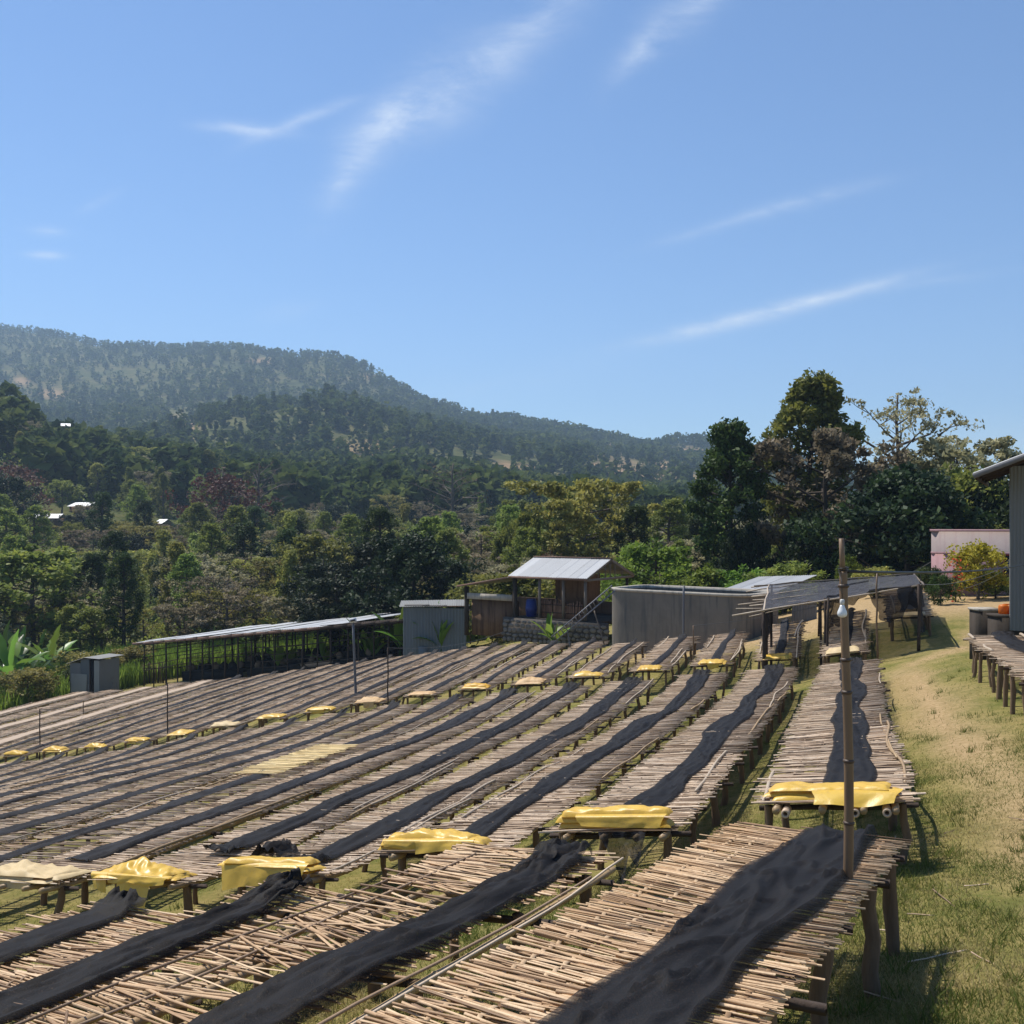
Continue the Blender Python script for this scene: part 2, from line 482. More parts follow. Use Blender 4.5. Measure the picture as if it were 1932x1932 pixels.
def m_plain(name, c, rough=.6, spec=.4, metal=0.0, **k):
    t = NT(mat(name))
    n = t.noise(6, 3, .6, coord='Position')
    return t.out(t.bsdf(t.mix(t.math('MULTIPLY', n, .4), c, tuple(x * .7 for x in c)), rough, spec=spec, metal=metal, **k))
M['cable'] = m_plain('black_cable', (.012, .012, .013), .5)
M['wire'] = m_plain('thin_wire', (.1, .1, .1), .5)
M['bulb'] = m_plain('frosted_bulb', (.8, .8, .78), .3, .5)
M['bulb_base'] = m_plain('white_bulb_base', (.62, .6, .55), .4)
M['white_box'] = m_plain('white_lamp_box', (.75, .75, .75), .4)
M['orange'] = m_tarp('orange_plastic', (.85, .26, .012), (.75, .2, .01), .35, .45)
M['blue'] = m_plain('blue_plastic', (.015, .03, .16), .45)
M['black_void'] = m_plain('dark_cloth', (.02, .018, .017), .9)  # near-black; puts the shade of the shed's inside and door gap into colour
M['glass'] = m_plain('dark_glass', (.03, .03, .035), .08, .6)
M['frame_red'] = m_plain('red_window_frame', (.3, .05, .05), .5)
M['crate'] = m_plain('sacking', (.2, .14, .09), .9)
M['coffee'] = m_plain('coffee_parchment', (.42, .32, .23), .85)
# ------------------------------------------------------------------ lie of the land
# s runs along the drying beds away from the viewer, t across them (leftwards)
YAW = R(19)
SX, SY = math.sin(YAW), math.cos(YAW)
def to_xy(s, t): return SX * s - SY * t, SY * s + SX * t
def to_st(x, y): return SX * x + SY * y, -SY * x + SX * y

tk9 = [-30, -8, -2.5, 0, 2.2, 5.2, 6.8, 10, 20, 70]
q9 = [-1.5, -1.9, -2.25, -2.65, -3.0, -3.45, -3.65, -4.3, -6.0, -14]
tk11 = [-30, -8, -2.5, 0, 1.8, 4, 6.45, 8.4, 10.3, 14.7, 21.2, 27.6, 34, 44, 70]
q11 = [-1.2, -1.9, -2.3, -2.8, -3.35, -3.86, -4.52, -4.85, -5.05, -5.65, -6.5, -7.8, -8.8, -10, -13]
tk34 = [-30, -8, -2.5, 0, 1.9, 8.3, 14.7, 21.2, 27.6, 34, 44, 52, 80]
q34 = [-2.0, -2.6, -3.1, -3.75, -4.43, -5.35, -6.3, -7.6, -9.0, -10.07, -11.35, -12.0, -14]
gs = np.arange(-12, 96.01, .5); gt = np.arange(-40, 80.01, .5)
GS, GT = np.meshgrid(gs, gt, indexing='ij')
Z9 = np.interp(GT, tk9, q9); Z11 = np.interp(GT, tk11, q11); Z34 = np.interp(GT, tk34, q34)
rise = 8 * np.interp(GT, [-30, -8, -2.5, 0, 2, 4.7, 7, 12, 20, 45, 80], [.02, .04, .075, .135, .135, .08, .055, .042, .036, .032, .03])
Z42 = Z34 + rise
Z52 = Z42 + rise / 8 * 10 * np.interp(GT, [-4, 6, 9, 14], [-.1, -.3, .6, 1.0])
sag = np.interp(GS, [11.2, 16, 20.6, 27, 30, 34], [0, -.15, -.26, -.37, -.29, 0]) * np.interp(GT, [-2, -.6], [0, 1])
TT = np.where(GS < 9, Z9 + .13 * (9 - GS), 0)
def lerp(a, b, f): return a + (b - a) * f
TT = np.where((GS >= 9) & (GS < 11.2), lerp(Z9, Z11, (GS - 9) / 2.2), TT)
TT = np.where((GS >= 11.2) & (GS < 34), lerp(Z11, Z34, (GS - 11.2) / 22.8) + sag, TT)
TT = np.where((GS >= 34) & (GS < 42), lerp(Z34, Z42, (GS - 34) / 8), TT)
TT = np.where((GS >= 42) & (GS < 52), lerp(Z42, Z52, (GS - 42) / 10), TT)
TT = np.where(GS >= 52, Z52 + np.interp(GT, [9, 20], [-.02, .015]) * (GS - 52), TT)
ker = np.exp(-.5 * (np.arange(-4, 5) / 1.6) ** 2); ker /= ker.sum()
for ax in (0, 1):
    pad = [(4, 4) if a == ax else (0, 0) for a in (0, 1)]
    Pd = np.pad(TT, pad, mode='edge')
    TT = sum(ker[i] * np.take(Pd, np.arange(i, i + TT.shape[ax]), axis=ax) for i in range(9))
def T(s, t):
    s = np.clip((np.asarray(s, float) - gs[0]) / .5, 0, len(gs) - 1.001); t = np.clip((np.asarray(t, float) - gt[0]) / .5, 0, len(gt) - 1.001)
    i = s.astype(int); j = t.astype(int); a = s - i; b = t - j
    return (TT[i, j] * (1 - a) + TT[i + 1, j] * a) * (1 - b) + (TT[i, j + 1] * (1 - a) + TT[i + 1, j + 1] * a) * b
BEDH = .80
def ground_z(x, y):
    s, t = to_st(np.asarray(x, float), np.asarray(y, float))
    return T(s, t) - BEDH + .05 * fbm(np.asarray(x) * .5, np.asarray(y) * .5, 5, 3)
def on_top(px, py):
    """where the line of sight through px,py meets the bed-top surface: s,t"""
    Y = np.linspace(3, 75, 4000)
    X = (px - CX) / F * Y; Z = (HY - py) / F * Y
    s, t = to_st(X, Y)
    h = Z - T(s, t)
    k = np.argmax(h < 0)
    return s[k], t[k], Y[k]
def on_ground(px, py):
    Y = np.linspace(3, 90, 5000)
    X = (px - CX) / F * Y; Z = (HY - py) / F * Y
    k = np.argmax(Z - ground_z(X, Y) < 0)
    return Vector((X[k], Y[k], float(ground_z(X[k], Y[k]))))
def drop(x, y): return float(ground_z(x, y))

# ---- ground sheet of the drying yard
def grid_st(s0, s1, t0, t1, ds):
    a = np.arange(s0, s1 + 1e-6, ds); b = np.arange(t0, t1 + 1e-6, ds)
    S_, T_ = np.meshgrid(a, b, indexing='ij')
    X, Y = to_xy(S_, T_)
    return S_, T_, X, Y
S_, T_, X_, Y_ = grid_st(-8, 90, -26, 70, .5)
Zg = ground_z(X_, Y_)
edge = np.minimum.reduce([(S_ + 8), (90 - S_), (T_ + 26), (70 - T_)])
Zg = Zg - np.clip(4 - edge, 0, 4) * .6
pathc = np.interp(S_, [-8, 5, 12, 20, 27, 31, 34, 40, 50], [-2.6, -2.4, -1.9, -1.5, -1.35, -1.2, -3.4, -4.6, -5])
pathm = np.exp(-((T_ - pathc) / .5) ** 2) * 1.05 + .3 * np.exp(-((T_ + 3.2) / 1.4) ** 2) * (S_ < 14)
sand = np.clip((S_ - 37.5 - .25 * np.abs(T_)) / 3, 0, 1) * np.clip((12 - T_) / 4, 0, 1) * (S_ < 60)
soil = np.clip(np.maximum(pathm + .5 * fbm(X_ * .8, Y_ * .8, 3, 4), sand * 1.0), 0, 1)
g = MB(); g.grid(np.stack([X_, Y_, Zg], -1), .5)
t = NT(mat('dry_grass_ground'))
n1 = t.noise(.9, 6, .7, coord='Position'); n2 = t.noise(9, 5, .75, coord='Position'); n3 = t.noise(60, 3, .7, coord='Position')
gcol = t.ramp(t.math('ADD', t.math('MULTIPLY', n1, .6), t.math('MULTIPLY', n2, .4)), [(.3, (.08, .1, .02)), (.43, (.15, .15, .038)), (.54, (.255, .212, .072)), (.72, (.37, .28, .125))])
gcol = t.mix(t.math('MULTIPLY', t.math('SUBTRACT', n3, .4, clamp=True), 1.2, clamp=True), gcol, (.075, .078, .02))
so = t.math('MULTIPLY', t.attr('soil'), t.math('MULTIPLY_ADD', n2, 1.2, .35), clamp=True)
gcol = t.mix(so, gcol, t.ramp(n2, [(.3, (.3, .2, .1)), (.7, (.47, .335, .18))]))
M['ground'] = t.out(t.bsdf(gcol, .95, t.bump(t.math('ADD', n2, n3), .7, .03), spec=.1))
ground = tag(g.build('ground', M['ground'], smooth=True, extra={'soil': soil}), 'dry trampled grass and bare soil of the sloping drying yard', kind='structure')

# ------------------------------------------------------------------ drying beds
ORD = 'first second third fourth fifth sixth seventh eighth ninth tenth eleventh twelfth thirteenth fourteenth fifteenth sixteenth seventeenth eighteenth nineteenth twentieth twenty-first twenty-second twenty-third twenty-fourth'.split()

class Bed:
    """centre line of a bed top with right vectors and half width"""
    def __init__(self, C, Rv, hw):
        self.C = np.asarray(C, float); self.R = np.asarray(Rv, float)
        d = np.linalg.norm(np.diff(self.C, axis=0), axis=1)
        self.sig = np.concatenate([[0], np.cumsum(d)]); self.L = self.sig[-1]; self.hw = hw
    def at(self, s):
        s = np.asarray(s, float)
        P = np.stack([np.interp(s, self.sig, self.C[:, k]) for k in range(3)], -1)
        # run on past the ends in a straight line
        d0 = (self.C[1] - self.C[0]) / (self.sig[1]); d1 = (self.C[-1] - self.C[-2]) / (self.sig[-1] - self.sig[-2])
        P = P + np.minimum(s, 0)[..., None] * d0 + np.maximum(s - self.L, 0)[..., None] * d1
        Rr = np.stack([np.interp(s, self.sig, self.R[:, k]) for k in range(3)], -1)
        return P, Rr
    def fwd(self, s):
        a, _ = self.at(np.asarray(s) + .05); b, _ = self.at(np.asarray(s) - .05)
        d = a - b
        return d / np.linalg.norm(d, axis=-1)[..., None]

# six split-cane stick meshes, shared by every single stick
def stick_mesh(i, m):
    r = np.random.default_rng(100 + i)
    xs = np.array([-1, -.4, .3, 1.0])
    yz = np.array([(-1, -.7), (1, -.7), (.85, .35), (0, 1.0), (-.85, .3)])
    by = r.normal(0, .35, 4); bz = r.normal(0, .35, 4); tp = r.uniform(.55, 1.1, 4)
    V = np.array([[x, by[k] + y * tp[k], bz[k] + z * tp[k]] for k, x in enumerate(xs) for y, z in yz])
    mb = MB(); n = 5
    Q = [(k * n + j, k * n + (j + 1) % n, (k + 1) * n + (j + 1) % n, (k + 1) * n + j) for k in range(3) for j in range(n)]
    Tt = [(0, 2, 1), (0, 3, 2), (0, 4, 3)] + [(15, 16, 17), (15, 17, 18), (15, 18, 19)]
    mb.add(V, Q, Tt, 0.0)
    o = mb.build('stick_shape', m)
    me = o.data
    bpy.data.objects.remove(o)
    return me
STICKS = {k: [stick_mesh(i, M[k]) for i in range(6)] for k in ('cane_new', 'cane_mid', 'cane_fresh')}

def unit_tube(name, m, n=7, k=5, wob=.0, seed=0):
    """tube along z from 0 to 1, radius 1"""
    r = np.random.default_rng(seed)
    mb = MB()
    th = np.arange(n) * 2 * math.pi / n
    rr = r.uniform(.85, 1.1, k); V = []
    for i, z in enumerate(np.linspace(0, 1, k)):
        ox, oy = r.normal(0, wob, 2)
        V += [(ox + rr[i] * math.cos(a), oy + rr[i] * math.sin(a), z) for a in th]
    Q = [(i * n + j, i * n + (j + 1) % n, (i + 1) * n + (j + 1) % n, (i + 1) * n + j) for i in range(k - 1) for j in range(n)]
    Tt = [(0, j + 1, j) for j in range(1, n - 1)] + [((k - 1) * n, (k - 1) * n + j, (k - 1) * n + j + 1) for j in range(1, n - 1)]
    mb.add(V, Q, Tt, 0.0)
    o = mb.build(name, m, smooth=True); me = o.data; bpy.data.objects.remove(o)
    return me
LEG = [unit_tube('leg_shape', M['leg'], 7, 5, .25, i) for i in range(4)]
BAR = [unit_tube('bar_shape', M['darkwood'], 6, 4, .3, 10 + i) for i in range(3)]

def zto(d):
    return Vector(d).to_track_quat('Z', 'Y')

def put_post(name, me, a, b, rad, parent):
    a = np.asarray(a, float); b = np.asarray(b, float); d = b - a
    return link(name, me, parent, a - WL[parent], zto(d), (rad, rad, float(np.linalg.norm(d))))

def sticks_for(bed, s0, s1, pitch, ang=0.0, angj=.05, over=.1, miss=None, z0=.0, hw0=None, thick=(.004, .012), wide=(.005, .014), drift=.10, seed=0, e0=0.0):
    r = np.random.default_rng(seed)
    s = np.arange(s0, s1, pitch); s = s + r.normal(0, pitch * .6, len(s))
    keep = np.ones(len(s), bool) if miss is None else r.random(len(s)) > miss(s)
    s = s[keep]; n = len(s)
    P, Rr = bed.at(s); Fw = bed.fwd(s)
    hw = bed.hw if hw0 is None else hw0
    a = ang + drift * 2 * vnoise(s * .9, s * 0 + seed, seed) + drift * vnoise(s * 3.1, s * 0, seed + 1) + r.normal(0, angj, n)
    hl = hw + r.normal(over * .3, over * .6, n)
    full = r.random(n) < .8
    hl = np.where(full, hl, hl * r.uniform(.45, .8, n))
    e = np.where(full, r.normal(0, over * .55, n), r.choice([-1, 1], n) * (hw - hl + over * .5))
    edge_n = vnoise(s * 1.7, s * 0, seed + 3) * over
    d = Rr * np.cos(a)[:, None] + Fw * np.sin(a)[:, None]
    up = np.cross(d, Fw); up /= np.linalg.norm(up, axis=1)[:, None]
    up = np.where(up[:, 2:3] < 0, -up, up)
    d = d + up * r.normal(0, .008, n)[:, None]
    d /= np.linalg.norm(d, axis=1)[:, None]
    c = P + Rr * (e + edge_n + e0)[:, None] + up * (z0 + r.uniform(0, .016, n))[:, None]
    return dict(c=c, d=d, up=up, hl=hl, hw=r.uniform(*wide, n), ht=r.uniform(*thick, n), s=s)

def cat_sticks(L):
    return {k: np.concatenate([x[k] for x in L]) for k in L[0]}

def joined_sticks(S, name, m, parent, segs=2, seed=0):
    r = np.random.default_rng(seed)
    n = len(S['c'])
    if n == 0: return
    side = np.cross(S['up'], S['d'])
    rings = np.linspace(-1, 1, segs + 1)
    V = np.zeros((n, segs + 1, 4, 3))
    for k, x in enumerate(rings):
        cc = S['c'] + S['d'] * (S['hl'] * x)[:, None]
        cc = cc + side * (r.normal(0, .5, n) * S['hw'])[:, None] + S['up'] * (r.normal(0, .5, n) * S['ht'])[:, None]
        tp = r.uniform(.6, 1.05, n)
        for j, (y, z) in enumerate(((-1, -.6), (1, -.6), (.6, .9), (-.6, .9))):
            V[:, k, j] = cc + side * (y * S['hw'] * tp)[:, None] + S['up'] * (z * S['ht'] * tp)[:, None]
    base = np.arange(n)[:, None, None] * (segs + 1) * 4
    k = np.arange(segs)[None, :, None] * 4; j = np.arange(4)[None, None]; j2 = (j + 1) % 4
    Q = np.stack([base + k + j, base + k + j2, base + k + 4 + j2, base + k + 4 + j], -1).reshape(-1, 4)
    b0 = np.arange(n)[:, None] * (segs + 1) * 4
    caps = np.concatenate([b0 + np.array([[3, 2, 1, 0]]), b0 + segs * 4 + np.array([[0, 1, 2, 3]])])
    mb = MB()
    mb.add(V.reshape(-1, 3), np.concatenate([Q, caps]), None, np.repeat(r.random(n), (segs + 1) * 4))
    o = mb.build(name, m, parent)
    o['kind'] = 'stuff'
    return o

def single_sticks(S, idx, mkey, parent, seed=0):
    r = np.random.default_rng(seed)
    base = WL[parent]
    for i in idx:
        d = Vector(S['d'][i]); up = Vector(S['up'][i]); y = up.cross(d).normalized(); up = d.cross(y)
        q = Matrix((d, y, up)).transposed().to_quaternion()
        link('cane_stick', STICKS[mkey][int(r.integers(6))], parent, S['c'][i] - base, q, (S['hl'][i], S['hw'][i], S['ht'][i]))

def in_frame(P, m=20):
    px = CX + F * P[:, 0] / P[:, 1]; py = HY - F * P[:, 2] / P[:, 1]
    return (P[:, 1] > .5) & (px > -m) & (px < 1932 + m) & (py > -m) & (py < 1932 + m)

def place_sticks(S, mkey, parent, nsingle, segs=2, seed=0, far=None):
    n = len(S['c']); order = np.argsort(np.linalg.norm(S['c'], axis=1))
    vis = in_frame(S['c'], 150)
    order = [i for i in order if vis[i]]
    idx = order[:nsingle]
    single_sticks(S, idx, mkey, parent, seed)
    m = np.ones(n, bool); m[idx] = False
    if m.any():
        joined_sticks({k: v[m] for k, v in S.items()}, 'cane_mat', M[far or mkey], parent, segs, seed)

def rail(bed, lat, s0, s1, rad, m, parent, name='rail', dz=-.03, wob=.02, seed=0, n=6, nodes=True, step=.35, open_end=False):
    r = np.random.default_rng(seed)
    k = max(3, int((s1 - s0) / step))
    s = np.linspace(s0, s1, k)
    P, Rr = bed.at(s)
    P = P + Rr * (lat + wob * 2 * vnoise(s * .5, s * 0, seed))[:, None]
    P[:, 2] += dz + wob * vnoise(s * .8, s * 0, seed + 5)
    rr = rad * (1 + r.normal(0, .05, k))
    mb = MB()
    if nodes:
        # short collars at the bamboo nodes
        pts = []; rd = []
        for i in range(k):
            pts.append(P[i]); rd.append(rr[i])
            if i < k - 1:
                q = P[i] + (P[i + 1] - P[i]) * .5; u = (P[i + 1] - P[i]); u = u / np.linalg.norm(u)
                pts += [q - u * .016, q, q + u * .016]; rd += [rr[i] * .98, rr[i] * 1.16, rr[i] * .98]
        mb.tube(pts, rd, n, None)
    else:
        mb.tube(P, rr, n, None)
    o = mb.build(name, m, parent, smooth=True)
    return o

def legs_for(bed, parent, s_list, rad=.045, inset=.12, bars=True, seed=0, barover=.12):
    r = np.random.default_rng(seed)
    for s in s_list:
        P, Rr = bed.at(np.array([s])); P = P[0]; Rr = Rr[0]
        for sd in (-1, 1):
            a = P + Rr * sd * (bed.hw - inset) + r.normal(0, .03, 3)
            top = a.copy(); top[2] = P[2] + Rr[2] * sd * (bed.hw - inset) - .05
            bot = top.copy(); bot[:2] += r.normal(0, .035, 2); bot[2] = drop(bot[0], bot[1]) - .06
            put_post('leg', LEG[int(r.integers(4))], bot, top, rad * r.uniform(.8, 1.2), parent)
        if bars:
            a = P - Rr * (bed.hw + barover * r.uniform(.2, 1.3)); b = P + Rr * (bed.hw + barover * r.uniform(.2, 1.3))
            a[2] -= .075; b[2] -= .075
            put_post('crossbar', BAR[int(r.integers(3))], a, b, .03 * r.uniform(.8, 1.2), parent)

def weft(bed, lat, s0, s1, parent, m, seed=0, amp=.010, per=.10, w=.011):
    s = np.arange(s0, s1, per / 4)
    P, Rr = bed.at(s)
    l = lat + .06 * vnoise(s * .6, s * 0, seed)
    z = .012 + amp * np.sin(s * 2 * math.pi / per + seed)
    c = P + Rr * l[:, None]; c[:, 2] += z
    a = c - Rr * w; b = c + Rr * w
    top = np.stack([a, b], 1); bot = top.copy(); bot[:, :, 2] -= .005
    ring = np.stack([top[:, 0], top[:, 1], bot[:, 1], bot[:, 0], top[:, 0]], 1)
    mb = MB(); mb.grid(ring, None)
    return mb.build('weft_strip', m, parent)

# ---- draped nets
def make_net(bed, s0, s1, off, hw, seed, label, group, m='net', ncol=17, step=.06, bulge=.06, fold=1.0, bunch=True, name='shade_net', cat='shade net', offw=.10, end_bunch=.6, near_bunch=0.0, hem=True):
    r = np.random.default_rng(seed)
    k = max(4, int((s1 - s0) / step))
    s = np.linspace(s0, s1, k)[:, None]; u = np.linspace(-1, 1, ncol)[None]
    P, Rr = bed.at(s[:, 0])
    Fw = bed.fwd(s[:, 0]); Up = np.cross(Rr, Fw)
    hwv = np.interp(s, [s0, s1], hw) if isinstance(hw, tuple) else hw
    hwid = hwv * (1 + .22 * vnoise(s * .55, s * 0 + 3, seed) * 2 + .10 * vnoise(s * 2.2, s * 0, seed + 2))
    offv = np.interp(s, [s0, s1], off) if isinstance(off, tuple) else off
    lat = offv + offw * 2 * vnoise(s * .33, s * 0, seed + 4) + offw * .6 * vnoise(s * 1.1, s * 0, seed + 5)
    x = lat + u * hwid + .035 * vnoise(s * 1.4, u * .8, seed + 6)
    prof = np.sqrt(np.clip(1 - u ** 2, 0, 1))
    z = .030 + bulge * prof * (.75 + 1.1 * vnoise(s * .7, u * .6, seed + 8))
    w1 = vnoise(s * .9 + u * .8, u * 2.6 + s * .35, seed + 9)
    w2 = vnoise(s * 2.6 - u * 1.6, u * 4.2 + s * .6, seed + 10)
    q1 = vnoise(s * .8 + u * .9, u * 1.9 - s * .3, seed + 11); q2 = vnoise(s * 1.7 - u * 1.2, u * 2.4, seed + 15)
    ridge = np.exp(-(q1 / .035) ** 2) * .7 + np.exp(-(q2 / .035) ** 2) * .5
    z = z + fold * (.034 * w1 + .02 * w2 + .026 * ridge) * np.clip(prof * 1.6, .3, 1)
    if hem:
        z = z + (.03 * (u > 0) + .014) * np.exp(-((np.abs(u) - .88) / .07) ** 2) * (.6 + .8 * np.abs(vnoise(s * 1.7, s * 0, seed + 16)))
    if end_bunch:
        e = np.clip(1 - (s1 - s) / end_bunch, 0, 1) ** .7
        z = z + e * (.06 + .16 * np.abs(vnoise(s * 7, u * 4, seed + 12)) + .08 * vnoise(s * 14, u * 9, seed + 14))
        x = x + e * .12 * vnoise(s * 6, u * 3, seed + 13)
    if near_bunch:
        e = np.clip(1 - (s - s0) / near_bunch, 0, 1) ** .7
        z = z + e * (.05 + .2 * np.abs(vnoise(s * 7, u * 4, seed + 22)) + .08 * vnoise(s * 14, u * 9, seed + 24))
        x = x + e * .14 * vnoise(s * 6, u * 3, seed + 23)
    z = np.maximum(z, .036)
    V = P[:, None] + Rr[:, None] * x[..., None] + Up[:, None] * z[..., None]
    mb = MB(); mb.grid(V, np.broadcast_to(np.abs(u), z.shape).ravel())
    o = mb.build(name, M[m], smooth=True)
    return tag(o, label, cat, group)

# ---- folded plastic sheets
def make_tarp(c, ax, fw, up, length, a, b, seed, label, group, m='tarp', crumple=.5, steps=((-.45, 1.1),), flaps=(), taper=0.0, rings=40, n=30, cat='plastic sheet', lean=0.0):
    c = np.asarray(c, float); ax, fw, up = (np.asarray(q, float) for q in (ax, fw, up))
    root = empty('plastic_sheet', c)
    tag(root, label, cat, group)
    l = np.linspace(-1, 1, rings)[:, None]; th = (np.arange(n) / n * 2 * math.pi)[None]
    ct, sn = np.cos(th), np.sin(th)
    ex = .42
    cy = np.sign(ct) * np.abs(ct) ** ex; cz = np.sign(sn) * np.abs(sn) ** ex
    sc = np.ones_like(l)
    for (l0, f) in steps:
        sc = sc * np.where(l > l0, f, 1.0)
    sc = sc * (1 + taper * l)
    endc = np.clip((1 - np.abs(l)) * 9, 0, 1) ** .5
    sc = sc * (.72 + .28 * endc)
    pp_ = th / (2 * math.pi)
    per = np.minimum(pp_, 1 - pp_) * 2
    nz = cnoise(l * 2.3 + seed, per * 3.3 + l * .8, seed) + .5 * cnoise(l * 5.1 + seed, per * 6.0 - l, seed + 1)
    rg = cnoise(l * 9 + per * 4, per * 8 - l * 3, seed + 3)
    dsp = 1 + crumple * (.62 * nz + .16 * rg)
    yy = a * cy * sc * dsp; zz = b * cz * sc * dsp
    zz = zz + b * 1.1 * crumple * cnoise(l * 1.8, ct * .9 + 7, seed + 5)
    zz = np.maximum(zz, -b * .95) + b
    ll = l * length / 2 * (1 + .05 * vnoise(th * 1.5, l * 0 + seed, seed + 8)) + .03 * crumple * vnoise(l * 5, th * 2, seed + 9)
    V = c + ll[..., None] * ax + yy[..., None] * fw + zz[..., None] * up + (lean * l * length / 2)[..., None] * fw
    mb = MB()
    i = np.arange(rings - 1)[:, None] * n; j = np.arange(n)[None]; j2 = (j + 1) % n
    Q = np.stack([i + j, i + j2, i + n + j2, i + n + j], -1).reshape(-1, 4)
    mb.add(V.reshape(-1, 3), Q, None, .5)
    # rolled ends: the layers seen edge-on
    for e, sg in ((0, -1), (rings - 1, 1)):
        cen = V[e].mean(0)
        prev = V[e]
        for kx, (f, dep) in enumerate(((.86, -.03), (.7, .012), (.5, -.05), (.25, -.02))):
            nxt = cen + (V[e] - cen) * f + ax * sg * dep
            mb.add(np.concatenate([prev, nxt]), [(q, (q + 1) % n, n + (q + 1) % n, n + q) if sg < 0 else (q, n + q, n + (q + 1) % n, (q + 1) % n) for q in range(n)], None, .5)
            prev = nxt
        mb.add(prev, None, [(0, q, q + 1) for q in range(1, n - 1)], .5)
    mb.build('fold', M[m], root, smooth=rings < 40)
    r = np.random.default_rng(seed)
    for (l0, l1, dropd, slope, side) in flaps:
        uu = np.linspace(l0, l1, 22)[:, None]; vv = np.linspace(0, 1, 14)[None]
        base = c + (uu * length / 2)[..., None] * ax + 0 * vv[..., None]
        jag = .85 + .5 * vnoise(uu * 2.2 + seed, uu * 0, seed + 31)
        out = side * (a * .8 + .06 + .02 * fbm(uu * 4, vv * 2, seed + 32) + .05 * np.sin(vv * 3) + slope * vv * dropd)
        dn = b * .9 - dropd * vv ** 1.2 * jag + .03 * fbm(uu * 7, vv * 3, seed + 33)
        Vf = base + out[..., None] * fw + dn[..., None] * up
        Vf = Vf + (.035 * vnoise(vv * 2 + seed, uu * 2, seed + 34))[..., None] * ax
        f = MB(); f.grid(Vf, .5)
        f.build('flap', M[m], root, smooth=True)
    return root

def make_sheets(c, ax, fw, up, length, depth, seed, label, group, m='tarp', layers=4, crumple=.03, peak=.0, flaps=(), cat='plastic sheet', nu=56, nv=22, hl=.024):
    """a plastic sheet folded into flat layers, the edges not quite lining up"""
    c = np.asarray(c, float); ax, fw, up = (np.asarray(q, float) for q in (ax, fw, up))
    root = empty('plastic_sheet', c); tag(root, label, cat, group)
    r = np.random.default_rng(seed)
    z0 = 0.0
    for j in range(layers):
        last = j == layers - 1
        Lj = length * r.uniform(.82, 1.03); Aj = depth * r.uniform(.85, 1.05); rot = r.normal(0, .05)
        ox, oy = r.normal(0, .03), r.normal(0, .02)
        u = np.linspace(-1, 1, nu)[:, None]; v = np.linspace(-1, 1, nv)[None]
        x = (u + .03 * cnoise(v * 2.3 + j, u * 0 + seed, seed + j) * (np.abs(u) > .7)) * Lj / 2 + .03 * vnoise(u * 2, v * 2, seed + j)
        y = (v + .16 * cnoise(u * 2.6 + 3 * j, v * 0, seed + 50 + j) * np.abs(v) ** 2) * Aj
        edge = np.clip((1 - np.abs(v) ** 7) * (1 - np.abs(u) ** 14), 0, 1) ** .5
        cr = cnoise(u * 3.0 + j, v * 1.7 + u, seed + 7 * j) + .5 * cnoise(u * 6.5 - v, v * 3.4 + u * 2, seed + 7 * j + 1) + .25 * cnoise(u * 13 + v * 2, v * 6, seed + 7 * j + 2)
        h = hl * r.uniform(.8, 1.5)
        amp = crumple * (1.6 if last else .5)
        top = z0 + edge * (h + amp * cr + (peak * np.exp(-((u + .15) / .5) ** 2 - (v / .7) ** 2) if last else 0)) - (1 - edge) * .004
        top = np.maximum(top, z0 - .004 + .004 * edge)
        bot = z0 - .006 + 0 * edge
        ca, sa = math.cos(rot), math.sin(rot)
        X = (x * ca - y * sa + ox)[..., None] * ax + (x * sa + y * ca + oy)[..., None] * fw + c
        mb = MB(); mb.grid(X + top[..., None] * up, .5); mb.grid((X + bot[..., None] * up)[::-1], .5)
        Tp = X + top[..., None] * up; Bt = X + bot[..., None] * up
        for A_, B_ in ((Tp[0], Bt[0]), (Tp[-1], Bt[-1]), (Tp[:, 0], Bt[:, 0]), (Tp[:, -1], Bt[:, -1])):
            mb.grid(np.stack([A_, B_], 0), .5)
        mb.build('fold', M[m], root, smooth=False)
        z0 += h * .8
    for (l0, l1, dropd, slope, side) in flaps:
        uu = np.linspace(l0, l1, 26)[:, None]; vv = np.linspace(0, 1, 18)[None]
        jag = .9 + .5 * cnoise(uu * 2.2 + seed, uu * 0, seed + 31)
        out = side * (depth * .88 + .05 * np.sin(np.minimum(vv * 4, 1) * math.pi / 2) + .05 * cnoise(uu * 4, vv * 1.5, seed + 32) * vv + slope * vv * dropd)
        dn = z0 * .8 - dropd * vv ** 1.15 * jag
        Vf = c + (uu * length / 2 * (1 - .12 * vv) + .05 * vnoise(vv * 2 + seed, uu * 2, seed + 34))[..., None] * ax + out[..., None] * fw + dn[..., None] * up
        f = MB(); f.grid(Vf, .5); f.build('flap', M[m], root, smooth=False)
    return root

def end_frame(bed, s):
    P, Rr = bed.at(np.array([s])); fw = bed.fwd(np.array([s]))[0]; Rr = Rr[0]
    up = np.cross(Rr, fw); up /= np.linalg.norm(up)
    return P[0], Rr, fw, up

def row_bed(tr, w, s0, s1, tilt=.45, seed=0, bend=.06):
    """bed whose right edge runs at cross position tr"""
    s = np.arange(s0, s1 + .01, .5)
    tc = tr + w / 2 + bend * 2 * vnoise(s * .16, s * 0, seed)
    X, Y = to_xy(s, tc); Z = T(s, tc) + .05 * vnoise(s * .5, s * 0, seed + 1)
    sl = (T(s, tc - .6) - T(s, tc + .6)) / 1.2 * tilt
    Rv = np.stack([np.full_like(s, SY), np.full_like(s, -SX), sl], -1)
    Rv /= np.linalg.norm(Rv, axis=1)[:, None]
    return Bed(np.stack([X, Y, Z], -1), Rv, w / 2)

def bed_root(bed, label, group=None):
    P = bed.C[len(bed.C) // 2].copy(); P[2] = drop(P[0], P[1])
    return tag(empty('drying_bed', P), label, 'drying bed', group)

